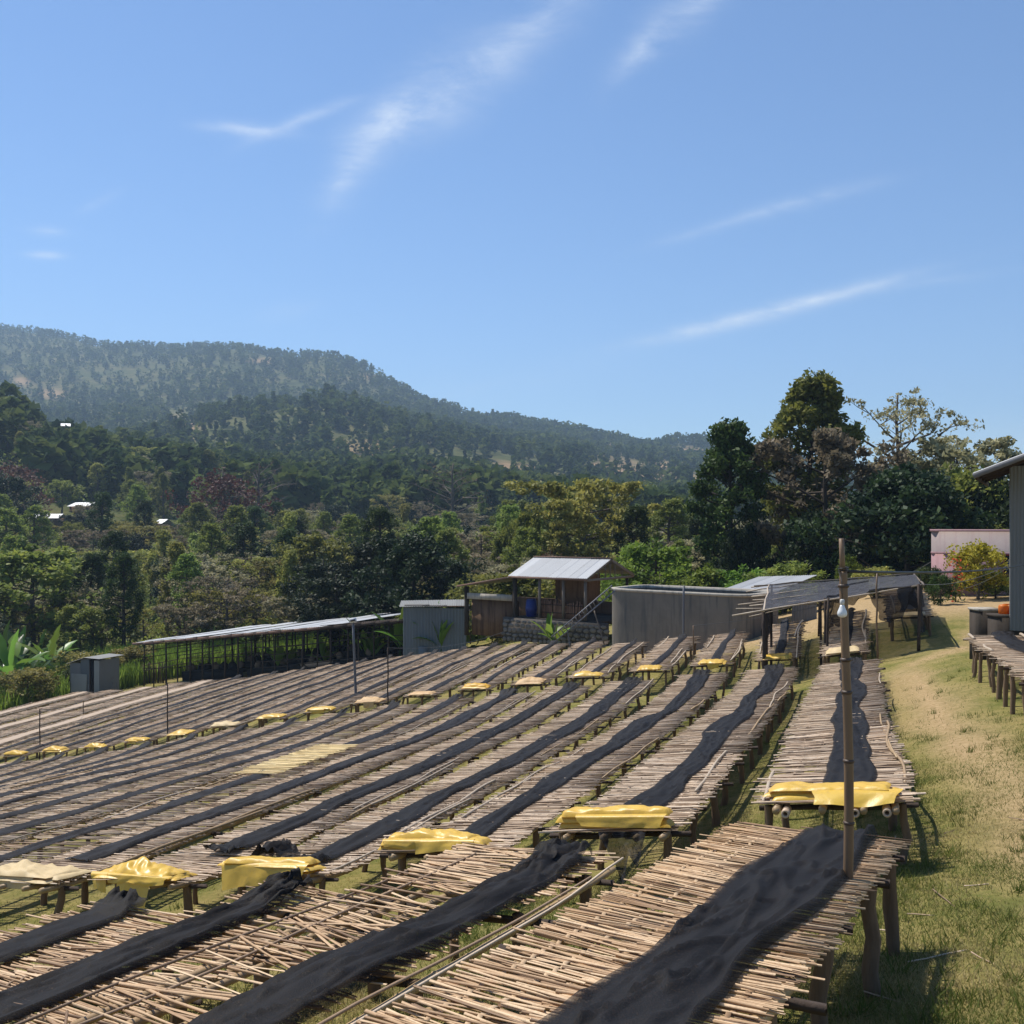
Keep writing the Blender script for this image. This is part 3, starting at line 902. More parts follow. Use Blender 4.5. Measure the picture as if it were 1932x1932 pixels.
# ---------- front row: four beds stepping up towards the viewer
def front_bed(right_end, yaw, slope, w, back=7.5, fall=.03):
    d = np.array([math.sin(R(yaw)), math.cos(R(yaw)), 0]); rv = np.array([d[1], -d[0], fall]); rv /= np.linalg.norm(rv)
    e = np.asarray(right_end, float) - rv * w / 2
    q = np.linspace(back, 0, 12)
    C = e - q[:, None] * d + (q * slope)[:, None] * np.array([0, 0, 1.0])
    C[:, 2] += .02 * vnoise(q * .8, q * 0, int(yaw * 10))
    return Bed(C, np.repeat(rv[None], 12, 0), w / 2)

FG = 'drying beds of the front row'
bE = front_bed((3.09, 7.92, -2.53), 28, .119, 1.34, fall=.03)
bF = front_bed((.907, 8.6, -2.94), 28, .081, 1.6, fall=.07)
bG = front_bed((-1.08, 8.89, -3.39), 28, .09, 1.3, fall=.03)
bH = front_bed((-2.63, 8.84, -3.57), 28, .08, 1.4, fall=.03)

rE = bed_root(bE, 'nearest cane drying bed at lower right, broad black net along its middle', FG)
wE = dict(wide=(.0045, .011), thick=(.004, .008))
SE = cat_sticks([sticks_for(bE, .15, bE.L - .1, .021, -.16, .035, .035, seed=1, drift=.10, hw0=.44, e0=-.235, **wE), sticks_for(bE, .15, bE.L - .1, .045, -.13, .08, .035, z0=.010, seed=2, hw0=.42, e0=-.235, **wE),
                 sticks_for(bE, .15, bE.L, .021, -.01, .035, .04, seed=101, drift=.10, hw0=.40, e0=.27, **wE), sticks_for(bE, .15, bE.L, .045, .0, .08, .04, z0=.010, seed=102, hw0=.38, e0=.27, **wE)])
place_sticks(SE, 'cane_new', rE, 300, seed=1)
for i, lt in enumerate((-.56, -.2, .2, .6)):
    rail(bE, lt, .2, bE.L - .05, .028 if i < 3 else .034, M['bamboo'], rE, dz=-.045, seed=30 + i, n=8)
for i, lt in enumerate((-.5, -.3, .35, .53)):
    weft(bE, lt, .2, bE.L - .1, rE, M['cane_new'], seed=i)
legs_for(bE, rE, (3.6, 5.0, 6.3, 7.25), .062, .10, seed=5)

rF = bed_root(bF, 'broken cane drying bed with gaps in its mat, bottom centre', FG)
missF = lambda s: np.clip(.34 + .9 * vnoise(s * 1.5, s * 0, 44) + .25 * np.clip((5.4 - s) / 2, 0, 1), .05, .88)
SF = cat_sticks([sticks_for(bF, .2, bF.L + .06, .040, -.08, .10, .06, missF, seed=3, drift=.22, hw0=.70, e0=-.08), sticks_for(bF, .2, bF.L + .1, .055, -.1, .2, .08, missF, z0=.02, seed=4, drift=.3, wide=(.008, .016), hw0=.66, e0=-.1),
                 sticks_for(bF, 6.3, bF.L + .12, .035, .02, .12, .06, z0=.01, seed=41, drift=.2, hw0=.74, e0=-.05)])
place_sticks(SF, 'cane_new', rF, 280, seed=2)
for i, lt in enumerate((-.62, -.36, -.1, .3, .76)):
    rail(bF, lt, .6, bF.L + (.05 if i != 2 else -.3), .027, M['bamboo'], rF, dz=-.045, seed=50 + i, n=8, wob=.035)
for i, (lt, a, b) in enumerate(((-.74, 2, 6.6), (-.45, 3, 7.3), (.82, 1.0, 7.6), (.74, 2, 7.0), (.45, 2.5, 6))):
    rail(bF, lt, a, b, .010, M['cane_mid'], rF, name='binding_cane', dz=.03, seed=60 + i, n=5, nodes=False, wob=.05)
legs_for(bF, rF, (3.0, 4.6, 6.0, 7.2), .055, .14, seed=6, barover=.2)

rG = bed_root(bG, 'cane drying bed at lower left beside the broken bed, net bunched at its end', FG)
missG = lambda s: np.clip(.12 + .9 * np.clip(vnoise(s * 1.2, s * 0, 71), 0, 1), 0, .7)
SG = cat_sticks([sticks_for(bG, .2, bG.L, .025, .03, .05, .07, missG, seed=7, drift=.12), sticks_for(bG, .2, bG.L, .07, .02, .12, .12, missG, z0=.014, seed=8, drift=.25)])
place_sticks(SG, 'cane_new', rG, 260, seed=3)
for i, lt in enumerate((-.5, -.1, .3, .55)):
    rail(bG, lt, .8, bG.L - .02, .032, M['bamboo'], rG, dz=-.045, seed=70 + i, n=7)
for i, lt in enumerate((-.48, -.2, .42)):
    weft(bG, lt, 1.5, bG.L - .1, rG, M['cane_new'], seed=10 + i)
legs_for(bG, rG, (3.6, 5.2, 7.0), .05, .12, seed=7)

rH = bed_root(bH, 'cane drying bed in the lower left corner, cut by the frame', FG)
SH = cat_sticks([sticks_for(bH, 1.5, bH.L, .025, .03, .05, .07, seed=9, drift=.12), sticks_for(bH, 1.5, bH.L, .08, .02, .12, .12, z0=.014, seed=12, drift=.22)])
place_sticks(SH, 'cane_new', rH, 200, seed=4)
for i, lt in enumerate((-.55, -.1, .35, .6)):
    rail(bH, lt, 1.8, bH.L - .02, .032, M['bamboo'], rH, dz=-.045, seed=80 + i, n=7)
for i, lt in enumerate((-.5, -.2, .42)):
    weft(bH, lt, 2.5, bH.L - .1, rH, M['cane_new'], seed=20 + i)
legs_for(bH, rH, (4.5, 6.0, 7.1), .05, .12, seed=8)

NG = 'black shade nets drawn along the beds'
make_net(bE, .2, bE.L - .04, (.22, .21), (.27, .34), 201, 'broad black net over coffee on the nearest bed at lower right', NG, ncol=34, step=.035, bulge=.05, fold=1.7, offw=.02, end_bunch=0)
make_net(bF, .2, bF.L + .06, .36, .235, 202, 'black net rolled along the broken bed at bottom centre', NG, ncol=26, step=.04, bulge=.12, fold=1.5, offw=.05, end_bunch=.8)
make_net(bG, .2, bG.L - .2, (.15, -.22), .2, 203, 'black net with a crumpled end on the lower left bed beside the broken one', NG, ncol=24, step=.04, bulge=.08, fold=1.5, offw=.06, end_bunch=.6)
make_net(bH, 2.2, bH.L - .02, (.2, -.38), .19, 204, 'black net on the bed in the lower left corner', NG, ncol=18, step=.05, bulge=.06, offw=.05, end_bunch=.3)

# ---------- middle row: long beds
MG = 'long drying beds of the middle row'
TR2 = [-.5, 1.85, 4.0, 6.3, 8.4, 10.45] + [12.55 + 2.13 * i for i in range(11)]
BED2 = []
far2 = [30.2, 32.2] + [32.6] * 20
for k, tr in enumerate(TR2):
    w = 1.42 if k else 1.46
    s0 = 10.75 if k == 0 else 11.05
    s0 = max(s0, .965 * tr - 7)
    bd = row_bed(tr, w, s0, far2[k], seed=300 + k, bend=.07)
    BED2.append(bd)
    lab = 'long cane drying bed, middle row, beside the grass path' if k == 0 else 'long cane drying bed, %s in the middle row counting leftwards from the path' % ORD[k]
    rt = bed_root(bd, lab, MG)
    ns = [300, 300, 220, 160, 160, 100][k] if k < 6 else 0
    miss = lambda s, k=k: np.clip(.06 + .7 * np.clip(vnoise(s * .9, s * 0, 500 + k) - .12, 0, 1), 0, .6)
    pitch = .025 if k < 6 else .034
    S = cat_sticks([sticks_for(bd, 0, bd.L, pitch, .05, .05, .07, miss, seed=320 + k, drift=.14), sticks_for(bd, 0, bd.L, pitch * 2.6, .03, .14, .08, miss, z0=.014, seed=340 + k, drift=.25)])
    place_sticks(S, 'cane_mid', rt, ns, segs=2 if k < 6 else 1, seed=20 + k)
    for i, lt in enumerate((-.55, -.1, .3, .6) if k < 6 else (-.55, .6)):
        rail(bd, lt, -.12 if k < 6 else 0, bd.L + .05, .04, M['bamboo'], rt, dz=-.055, seed=360 + 5 * k + i, n=7 if k < 6 else 5, nodes=k < 6, step=.5 if k < 6 else 1.0)
    r = np.random.default_rng(900 + k)
    # loose poles laid along the edges
    for i in range(4 if k < 12 else 3):
        a = r.uniform(0, bd.L - 3); ln = r.uniform(2.0, 5.5); sd = 1 if r.random() < .68 else -1
        rail(bd, sd * (bd.hw - r.uniform(-.04, .16)), a, min(a + ln, bd.L + .2), r.uniform(.014, .027), M['pale_pole'] if r.random() < .65 else M['bamboo'], rt, name='edge_pole', dz=.035, seed=400 + 7 * k + i, n=5, nodes=False, wob=.07, step=.4)
    if k < 4:
        for i, lt in enumerate((-.5, -.25, .4)):
            weft(bd, lt, .2, min(bd.L, 9), rt, M['cane_mid'], seed=30 + i + 3 * k, per=.13)
    st = np.arange(.25, bd.L, 1.75)
    legs_for(bd, rt, st, .05, .1, seed=40 + k, barover=.16)
    # net
    ends = {0: (.75, bd.L - .1), 1: (.7, bd.L), 2: (.85, bd.L), 3: (.5, bd.L), 4: (1.6, bd.L), 5: (1.4, bd.L)}
    a, b = ends.get(k, (0, bd.L + .0))
    off = [.12, .05, -.02, .06, .02, -.1][k] if k < 6 else float(r.uniform(-.1, .12))
    lab = 'black net on the middle-row bed beside the grass path' if k == 0 else 'black net on the %s middle-row bed counting leftwards from the path' % ORD[k]
    make_net(bd, a, b, off, .262 if k < 6 else .18, 420 + k, lab, NG, m='net' if k < 5 else 'net_far', ncol=17 if k < 6 else 10, step=.07 if k < 6 else .14, bulge=.035 if k < 6 else .05, fold=1.25, offw=.09, end_bunch=.5, near_bunch=[0, 0, .0, .7, .5, 0][k] if k < 6 else 0)

# the patch of fresh pale mat
sA, tA, _ = on_top(455, 1468); sB, tB, _ = on_top(672, 1408)
kk = int(np.argmin([abs(x + .71 - (tA + tB) / 2) for x in TR2])); bd = BED2[kk]
fa, fb = sA - (.965 * TR2[kk] - 7 if .965 * TR2[kk] - 7 > 11.05 else 11.05), sB - (.965 * TR2[kk] - 7 if .965 * TR2[kk] - 7 > 11.05 else 11.05)
P0 = bd.at(np.array([(fa + fb) / 2]))[0][0]; P0[2] += .03
fm = tag(empty('cane_mat', P0), 'fresh pale yellow cane mat laid on a middle-row bed at left', 'cane mat')
Sm = sticks_for(bd, fa, fb, .026, .05, .02, .08, z0=.045, seed=77, hw0=.55, thick=(.006, .010), wide=(.007, .011), drift=.05)
Sm['c'] = Sm['c'] - bd.at(Sm['s'])[1] * .12
Sm['c'][:, 2] += .05
single_sticks(Sm, range(len(Sm['c'])), 'cane_fresh', fm, 9)

# ---------- back row
BG = 'short drying beds of the back row'
TR3 = [-.25] + [1.9 + 2.14 * k for k in range(22)]
BED3 = []
far3 = [38.6, 39.6, 40.0, 41.5, 41.6, 43.6, 45.0, 46.8, 48.3, 49.6, 51.0, 52.4, 53.8, 54.8, 55.2, 55.0, 54.6, 54.4, 54.2, 54.2, 54.0, 53.5, 53.0]
NEAR3 = [31.9, 33.9] + [34.1] * 30
tcol = ['tarp_pale', 'tarp', 'tarp', 'tarp', 'tarp', 'tarp_peach', 'tarp_orange', 'tarp_peach', 'tarp_peach', 'tarp', 'tarp', 'tarp_pale', 'tarp', 'tarp', 'tarp', 'tarp', 'tarp']
for k, tr in enumerate(TR3):
    s0 = max(NEAR3[k], .965 * tr - 5)
    w = 1.28
    bd = row_bed(tr, w, s0, far3[k] if k < len(far3) else 41, seed=600 + k, bend=.05)
    BED3.append(bd)
    lab = 'short cane drying bed, back row, %s counting leftwards from the path' % ORD[k]
    rt = bed_root(bd, lab, BG)
    S = cat_sticks([sticks_for(bd, 0, bd.L, .036, .05, .06, .10, seed=620 + k, drift=.15, wide=(.008, .016)), sticks_for(bd, 0, bd.L, .09, .03, .15, .10, z0=.014, seed=640 + k, drift=.25, wide=(.008, .016))])
    joined_sticks(S, 'cane_mat', M['cane_far'], rt, 1, 660 + k)
    r = np.random.default_rng(950 + k)
    for i, lt in enumerate((-.5, .5)):
        rail(bd, lt, 0, bd.L + .05, .035, M['bamboo'], rt, dz=-.05, seed=680 + 3 * k + i, n=5, nodes=False, step=1)
    for i in range(3 if k < 7 else 4):
        a = r.uniform(0, bd.L * .7); ln = r.uniform(1.5, 5.5); sd = 1 if i != 1 else -1
        rail(bd, sd * (bd.hw - r.uniform(-.02, .12)), a, min(a + ln, bd.L + .1), r.uniform(.022, .034), M['pale_pole'], rt, name='edge_pole', dz=.04, seed=700 + 5 * k + i, n=5, nodes=False, wob=.08, step=.4)
    legs_for(bd, rt, np.arange(.2, bd.L, 1.35 if k < 8 else 1.8 if k < 14 else 3.0), .05, .08, bars=k < 10, seed=60 + k)
    if k < 18:
        lab = 'black net on the %s back-row bed counting leftwards from the path' % ORD[k]
        make_net(bd, .6, bd.L + .1, float(r.uniform(-.06, .1)), .16, 720 + k, lab, NG, m='net_far', ncol=9, step=.14, bulge=.06, offw=.1, end_bunch=.4)
    elif k in (18, 20, 22):
        make_net(bd, 0, bd.L, 0, .30, 720 + k, 'pale strip of drying coffee on the %s back-row bed, far left' % ORD[k], 'pale strips of drying coffee', m='coffee', ncol=7, step=.3, bulge=.02, fold=.3, end_bunch=0, name='coffee_strip', cat='drying coffee', hem=False)
    if k < 17:
        P, Rr, fw, up = end_frame(bd, .22)
        lab = 'folded %s plastic sheet on the %s back-row bed from the path' % ({'tarp': 'yellow', 'tarp_pale': 'pale cream', 'tarp_peach': 'faded peach', 'tarp_orange': 'orange-yellow'}[tcol[k]], ORD[k])
        make_sheets(P + up * .03, Rr, fw, up, 1.12 * r.uniform(.82, 1.05), r.uniform(.2, .32), 740 + k, lab, 'folded plastic sheets on the back-row beds', m=tcol[k], layers=2 + int(r.integers(2)), crumple=r.uniform(.015, .05), peak=r.choice([0, .04, .09]),
                    nu=20, nv=10, hl=.035, flaps=((r.uniform(-.6, -.1), r.uniform(.2, .7), r.uniform(.08, .25), .1, -1),) if r.random() < .5 else ())

# bed under the awning and the bed at the right edge of the yard
bS = row_bed(-2.35, 1.35, 36.0, 41.5, seed=801)
rt = bed_root(bS, 'cane drying bed standing under the black net awning', None)
joined_sticks(sticks_for(bS, 0, bS.L, .03, .05, .06, .10, seed=802), 'cane_mat', M['cane_far'], rt, 1, 803)
for i, lt in enumerate((-.5, .5)):
    rail(bS, lt, 0, bS.L, .035, M['bamboo'], rt, dz=-.05, seed=804 + i, nodes=False)
rail(bS, -.5, .3, 3.6, .03, M['pale_pole'], rt, name='edge_pole', dz=.05, seed=806, nodes=False, wob=.08)
legs_for(bS, rt, np.arange(.2, bS.L, 1.2), .055, .1, seed=81)
make_net(bS, .7, bS.L, .0, .33, 807, 'crumpled black net on the bed under the awning', NG, m='net_far', ncol=12, step=.1, bulge=.08, fold=1.6)
P, Rr, fw, up = end_frame(bS, .2)
make_sheets(P + up * .03, Rr, fw, up, 1.1, .24, 808, 'pale cream plastic sheet on the bed under the awning', 'folded plastic sheets on the back-row beds', m='tarp_pale', layers=2, nu=20, nv=10)

bR = row_bed(-4.1, 1.5, 15.5, 27.4, seed=811, tilt=.25)
rt = bed_root(bR, 'cane drying bed at the right edge beyond the grass path', None)
SR = cat_sticks([sticks_for(bR, 0, bR.L, .03, .04, .06, .11, seed=812, drift=.15), sticks_for(bR, 0, bR.L, .08, .03, .14, .1, z0=.014, seed=813)])
joined_sticks(SR, 'cane_mat', M['cane_mid'], rt, 2, 814)
for i, lt in enumerate((-.6, .0, .6)):
    rail(bR, lt, 0, bR.L + .05, .04, M['bamboo'], rt, dz=-.055, seed=815 + i, nodes=False)
for i, (lt, a, b) in enumerate(((-.68, 10.4, 12.0), (.45, 9.5, 12.1), (.62, 8.4, 10.8), (-.7, 7.2, 8.9))):
    rail(bR, lt, a, min(b, bR.L + .1), .035, M['pale_pole'], rt, name='edge_pole', dz=.045, seed=820 + i, nodes=False, wob=.1, step=.3)
legs_for(bR, rt, np.arange(.5, bR.L, 1.0), .05, .08, seed=82)
make_net(bR, 0, bR.L - .25, .02, .26, 825, 'black net on the bed at the right edge beyond the path', NG, ncol=14, step=.08, bulge=.06)

# ---------- plastic sheets on the near ends of the middle row
TG = 'folded plastic sheets on the middle-row beds'
P, Rr, fw, up = end_frame(BED2[0], .25)
make_sheets(P + up * .035, Rr, fw, up, 1.36, .2, 830, 'long yellow plastic bundle on the bed beside the path, behind the bamboo pole', TG, layers=4, crumple=.022, hl=.032, flaps=((-.3, .98, .13, 1.2, -1),))
P, Rr, fw, up = end_frame(BED2[1], .2)
make_sheets(P + up * .035 - Rr * .04, Rr, fw, up, 1.36, .17, 831, 'smooth thick yellow plastic roll on the second middle-row bed from the path', TG, layers=3, crumple=.026, hl=.055, flaps=((-.55, .97, .13, .25, -1),))
P, Rr, fw, up = end_frame(BED2[2], .18)
make_sheets(P + up * .035 - Rr * .10, Rr, fw, up, 1.32, .18, 832, 'crinkled yellow plastic roll on the third middle-row bed from the path', TG, layers=3, crumple=.04, peak=.04, hl=.045, flaps=((-.97, -.2, .12, .2, -1), (-.3, .9, .16, .3, -1)))
P, Rr, fw, up = end_frame(BED2[3], .10)
make_sheets(P + up * .035 - Rr * .04, Rr, fw, up, 1.34, .24, 833, 'glossy yellow plastic bundle hanging over the end of the fourth middle-row bed', TG, layers=4, crumple=.022, hl=.04, flaps=((-.9, .35, .36, .15, -1), (.3, .95, .33, .2, -1)))
P, Rr, fw, up = end_frame(BED2[4], .14)
make_sheets(P + up * .035 - Rr * .02, Rr, fw, up, 1.34, .27, 834, 'crumpled yellow plastic sheet with a hanging flap on the fifth middle-row bed', TG, layers=3, crumple=.06, peak=.13, hl=.03, flaps=((-.35, .45, .5, .05, -1), (-.98, -.62, .3, .1, -1), (-.6, .9, .14, .2, -1)))
P, Rr, fw, up = end_frame(BED2[5], .42)
make_sheets(P + up * .035 - Rr * .05, Rr, fw, up, 1.45, .4, 835, 'pale cream plastic sheet heaped on the leftmost near bed end', TG, m='tarp_pale', layers=3, crumple=.045, peak=.09, hl=.03, flaps=((-.5, .55, .24, .1, -1),))
# black net hanging under the thick roll
P, Rr, fw, up = end_frame(BED2[1], -.02)
uu = np.linspace(0, 1, 26)[:, None]; vv = np.linspace(0, 1, 22)[None]
Vn = P + ((-.12 + .55 * uu) * (1 - .5 * vv) + .12 * vv)[..., None] * Rr + (-.16 - .12 * vv + .09 * fbm(uu * 4, vv * 2, 840))[..., None] * fw + (.03 - .62 * vv * (.65 + .6 * vnoise(uu * 3, uu * 0, 841)))[..., None] * up
nb = MB(); nb.grid(Vn, .5)
tag(nb.build('shade_net', M['net_hang'], smooth=True), 'black net hanging below the thick yellow roll at the bed end', 'shade net', NG)
# bundle of net beside the fourth sheet
bdx = BED2[3]
make_net(bdx, .55, 1.15, -.45, .22, 842, 'heap of black net behind the glossy yellow bundle', NG, ncol=18, step=.03, bulge=.12, fold=2.2, end_bunch=.5, near_bunch=.5, hem=False)
# cut bamboo ends under the bed beside the path
P, Rr, fw, up = end_frame(BED2[0], -.08)
r0 = [o for o in bpy.data.objects if o.get('label') == 'long cane drying bed, middle row, beside the grass path'][0]
for i, l in enumerate((-.48, .2, .5)):
    c = P + Rr * l - up * .075
    mb = MB()
    ring = []
    for (rr, dd) in ((.043, .25), (.043, -.06), (.022, -.06), (.022, .2)):
        th = np.linspace(0, 2 * math.pi, 15)
        ring.append(c + rr * (np.cos(th)[:, None] * Rr + np.sin(th)[:, None] * up) + dd * fw)
    mb.grid(np.stack(ring, 0), .3)
    mb.build('rail_end', M['rawend'], r0, smooth=False)
# ------------------------------------------------------------------ hills
COLS = np.array([-900, -500, -100, 0, 100, 180, 300, 430, 520, 620, 700, 800, 900, 1000, 1100, 1200, 1330, 1500, 1700, 2000, 2500, 3000], float)
def C_(v): return np.array(v, float)
r60 = C_([-17, -16.5, -15.6, -15.2, -14.9, -14.7, -14.2, -13.3, -12.6, -11.8, -11.2, -10.6, -10, -9.4, -8.9, -8.3, -7.8, -7.2, -6.8, -6.5, -6.3, -6.3])     # metres
r85 = C_([-15.5, -15, -14.2, -13.9, -13.6, -13.4, -13, -12.4, -12, -11.5, -11.1, -10.7, -10.2, -9.7, -9.2, -8.7, -8.2, -7.5, -6.9, -6.4, -6.1, -6.1])
r120 = C_([-13.5, -13.5, -13.5, -13.5, -13.2, -13, -13, -12.5, -12, -11.5, -11, -10.5, -10, -9.5, -9, -9, -8.5, -8, -7.5, -7, -7, -7])
r200 = C_([0, -1, -3, -4, -5, -6, -7, -8, -8, -8, -8.5, -9, -9, -9, -9.5, -10, -10, -9, -8, -7, -7, -7])
y330 = C_([760, 765, 780, 795, 850, 885, 910, 925, 930, 935, 942, 950, 955, 960, 968, 975, 980, 980, 978, 975, 975, 975])
y480 = C_([850, 850, 850, 860, 880, 890, 905, 908, 908, 908, 912, 920, 932, 945, 955, 962, 968, 970, 970, 972, 975, 975])
y800 = C_([850, 850, 850, 855, 865, 872, 822, 780, 766, 764, 786, 808, 840, 862, 880, 898, 915, 935, 945, 955, 960, 960])
y1000 = C_([790, 790, 790, 792, 794, 794, 792, 795, 795, 795, 795, 805, 820, 836, 852, 868, 886, 905, 920, 930, 940, 940])
d3 = C_([2100, 2100, 2050, 2000, 1950, 1900, 1850, 1800, 1750, 1700, 1650, 1550, 1450, 1400, 1350, 1350, 1350, 1350, 1350, 1350, 1400, 1400])
y3 = C_([590, 600, 612, 622, 636, 654, 665, 660, 674, 676, 706, 760, 800, 808, 818, 845, 838, 872, 900, 930, 945, 945])
uq = np.linspace(-900, 3000, 420)
def ic(v): return np.interp(uq, COLS, v)
def zz(y, Y): return (HY - y) / F * Y
D3 = ic(d3)
rings = [(58, ic(r60) - 1.0), (85, ic(r85)), (120, ic(r120)), (200, ic(r200)), (330, zz(ic(y330), 330)), (480, zz(ic(y480), 480)), (800, zz(ic(y800), 800)), (1000, zz(ic(y1000), 1000)), (D3, zz(ic(y3), D3)), (D3 + 250, zz(ic(y3), D3) - 45), (D3 + 900, zz(ic(y3), D3) - 260)]
lv = np.concatenate([np.linspace(0, 1, 12, endpoint=False)] + [np.linspace(i, i + 1, n, endpoint=False) for i, n in zip(range(1, 10), (10, 12, 16, 14, 24, 18, 46, 8, 6))] + [[9.999]])
RY = np.array([np.broadcast_to(np.asarray(a, float), uq.shape) for a, _ in rings]); RZ = np.array([b for _, b in rings])
def ring_interp(L, smooth=True):
    i = np.clip(L.astype(int), 0, len(rings) - 2); f = (L - i)[:, None]
    Yv = RY[i] * (1 - f) + RY[i + 1] * f
    g_ = f * f * (3 - 2 * f) * .45 + f * .55
    return Yv, RZ[i] * (1 - g_) + RZ[i + 1] * g_
HYv, HZv = ring_interp(lv)
HXv = (uq[None] - CX) / F * HYv
amp = np.interp(HYv, [60, 120, 300, 800, 2000], [.2, 1.2, 4, 16, 36])
rl = HYv ** .75
nz_ = fbm(HXv / rl * 1.1, HYv / rl * 1.1, 41, 4)
crest = np.exp(-((HYv - D3) / 260) ** 2)
HZv = HZv + amp * nz_ * (1 - .93 * crest) + crest * (9 * fbm(HXv / 70., HYv / 300., 19, 3) + 3 * fbm(HXv / 22., HYv / 300., 23, 2))
def hill_at(px, L):
    """terrain point at frame column px and ring level L"""
    a = np.clip((np.asarray(px, float) - uq[0]) / (uq[1] - uq[0]), 0, len(uq) - 1.01)
    b = np.clip(np.interp(L, lv, np.arange(len(lv))), 0, len(lv) - 1.01)
    i = b.astype(int); j = a.astype(int); fb = b - i; fa = a - j
    def bl(Q): return (Q[i, j] * (1 - fa) + Q[i, j + 1] * fa) * (1 - fb) + (Q[i + 1, j] * (1 - fa) + Q[i + 1, j + 1] * fa) * fb
    return bl(HXv), bl(HYv), bl(HZv)
# bare fields and slips on the slopes: (px, py, half width, half height)
BARE = [(235, 776, 16, 9), (345, 805, 28, 18), (720, 862, 36, 26), (650, 850, 20, 14), (965, 890, 36, 12), (1170, 885, 50, 22), (1250, 880, 40, 10), (1230, 905, 60, 12), (1300, 858, 36, 14), (1150, 842, 24, 6), (620, 666, 22, 5), (100, 745, 26, 8), (700, 712, 20, 5), (500, 680, 24, 4), (40, 718, 12, 6), (860, 905, 30, 14), (1295, 905, 30, 16)]
def bare_mask(px, py, x, y):
    m = 0
    for (a, b, w, h) in BARE:
        m = np.maximum(m, np.exp(-((px - a - (py - b) * .6) / (w * 1.25)) ** 2 - ((py - b) / (h * 1.25)) ** 2))
    return np.clip(m * 1.5 + .7 * fbm(x / 60., y / 60., 8, 4) - .2, 0, 1)
PXv = CX + F * HXv / HYv; PYv = HY - F * HZv / HYv
bm = bare_mask(PXv, PYv, HXv, HYv) * (HYv > 400)
t = NT(mat('hill_slopes'))
n1 = t.noise(.02, 6, .7, coord='Position'); n2 = t.noise(.12, 5, .7, coord='Position')
hc = t.ramp(t.math('ADD', t.math('MULTIPLY', n1, .5), t.math('MULTIPLY', n2, .5)), [(.3, (.036, .05, .017)), (.48, (.075, .085, .028)), (.6, (.14, .125, .052)), (.78, (.21, .16, .082))])
hc = t.mix(t.attr('bare'), hc, t.ramp(n2, [(.3, (.22, .145, .075)), (.7, (.36, .25, .14))]))
M['hill'] = t.out(t.bsdf(hc, .95, t.bump(n2, .8, 2.0), spec=.05))
h = MB(); h.grid(np.stack([HXv, HYv, HZv], -1), .5)
hills = tag(h.build('hills', M['hill'], smooth=True, extra={'bare': bm}), 'wooded hills rising to a long ridge behind the yard', kind='structure')
def land_z(x, y):
    """height of the hillside at a point beyond the yard"""
    px = CX + F * x / y
    j = int(np.clip((px - uq[0]) / (uq[1] - uq[0]), 0, len(uq) - 1))
    return float(np.interp(y, HYv[:, j], HZv[:, j]))

# far limit of the yard as seen from the viewer's side: column -> distance
def yard_end(px): return np.interp(px, [-100, 240, 500, 765, 885, 1110, 1400, 1600], [84, 88, 86, 72, 62, 58, 56, 54])
# ---- where the farm houses stand
HPLACE = []
for (px, py) in ((88, 974), (162, 952), (309, 984), (124, 802)):
    ys = np.linspace(100, 420, 700); dz_ = [abs((HY - py) / F * q - 2.3 - land_z((px - CX) / F * q, q)) for q in ys]
    HPLACE.append((px, py, float(ys[int(np.argmin(dz_))])))
def hides_house(px, y, ztop):
    return any(abs(px - a) < 34 and y < Yh + 3 and HY - F * ztop / y < b + 8 for a, b, Yh in HPLACE)
# ------------------------------------------------------------------ leaves and trees
def leaf_quads(mb, C, size, r, up=.35, asp=.55, var=None, fl=None):
    n = len(C)
    nrm = r.normal(0, 1, (n, 3)); nrm[:, 2] = np.abs(nrm[:, 2]) + up
    nrm /= np.linalg.norm(nrm, axis=1)[:, None]
    a = np.cross(nrm, r.normal(0, 1, (n, 3))); a /= np.linalg.norm(a, axis=1)[:, None] + 1e-9
    b = np.cross(nrm, a)
    sz = size * r.uniform(.55, 1.3, n)[:, None]
    V = np.stack([C - a * sz, C + b * sz * asp - nrm * sz * .15, C + a * sz, C - b * sz * asp - nrm * sz * .15], 1).reshape(-1, 3)
    Q = np.arange(n * 4).reshape(-1, 4)
    if var is None: var = r.random(n)
    mb.add(V, Q, None, np.repeat(np.clip(var, 0, 1), 4))

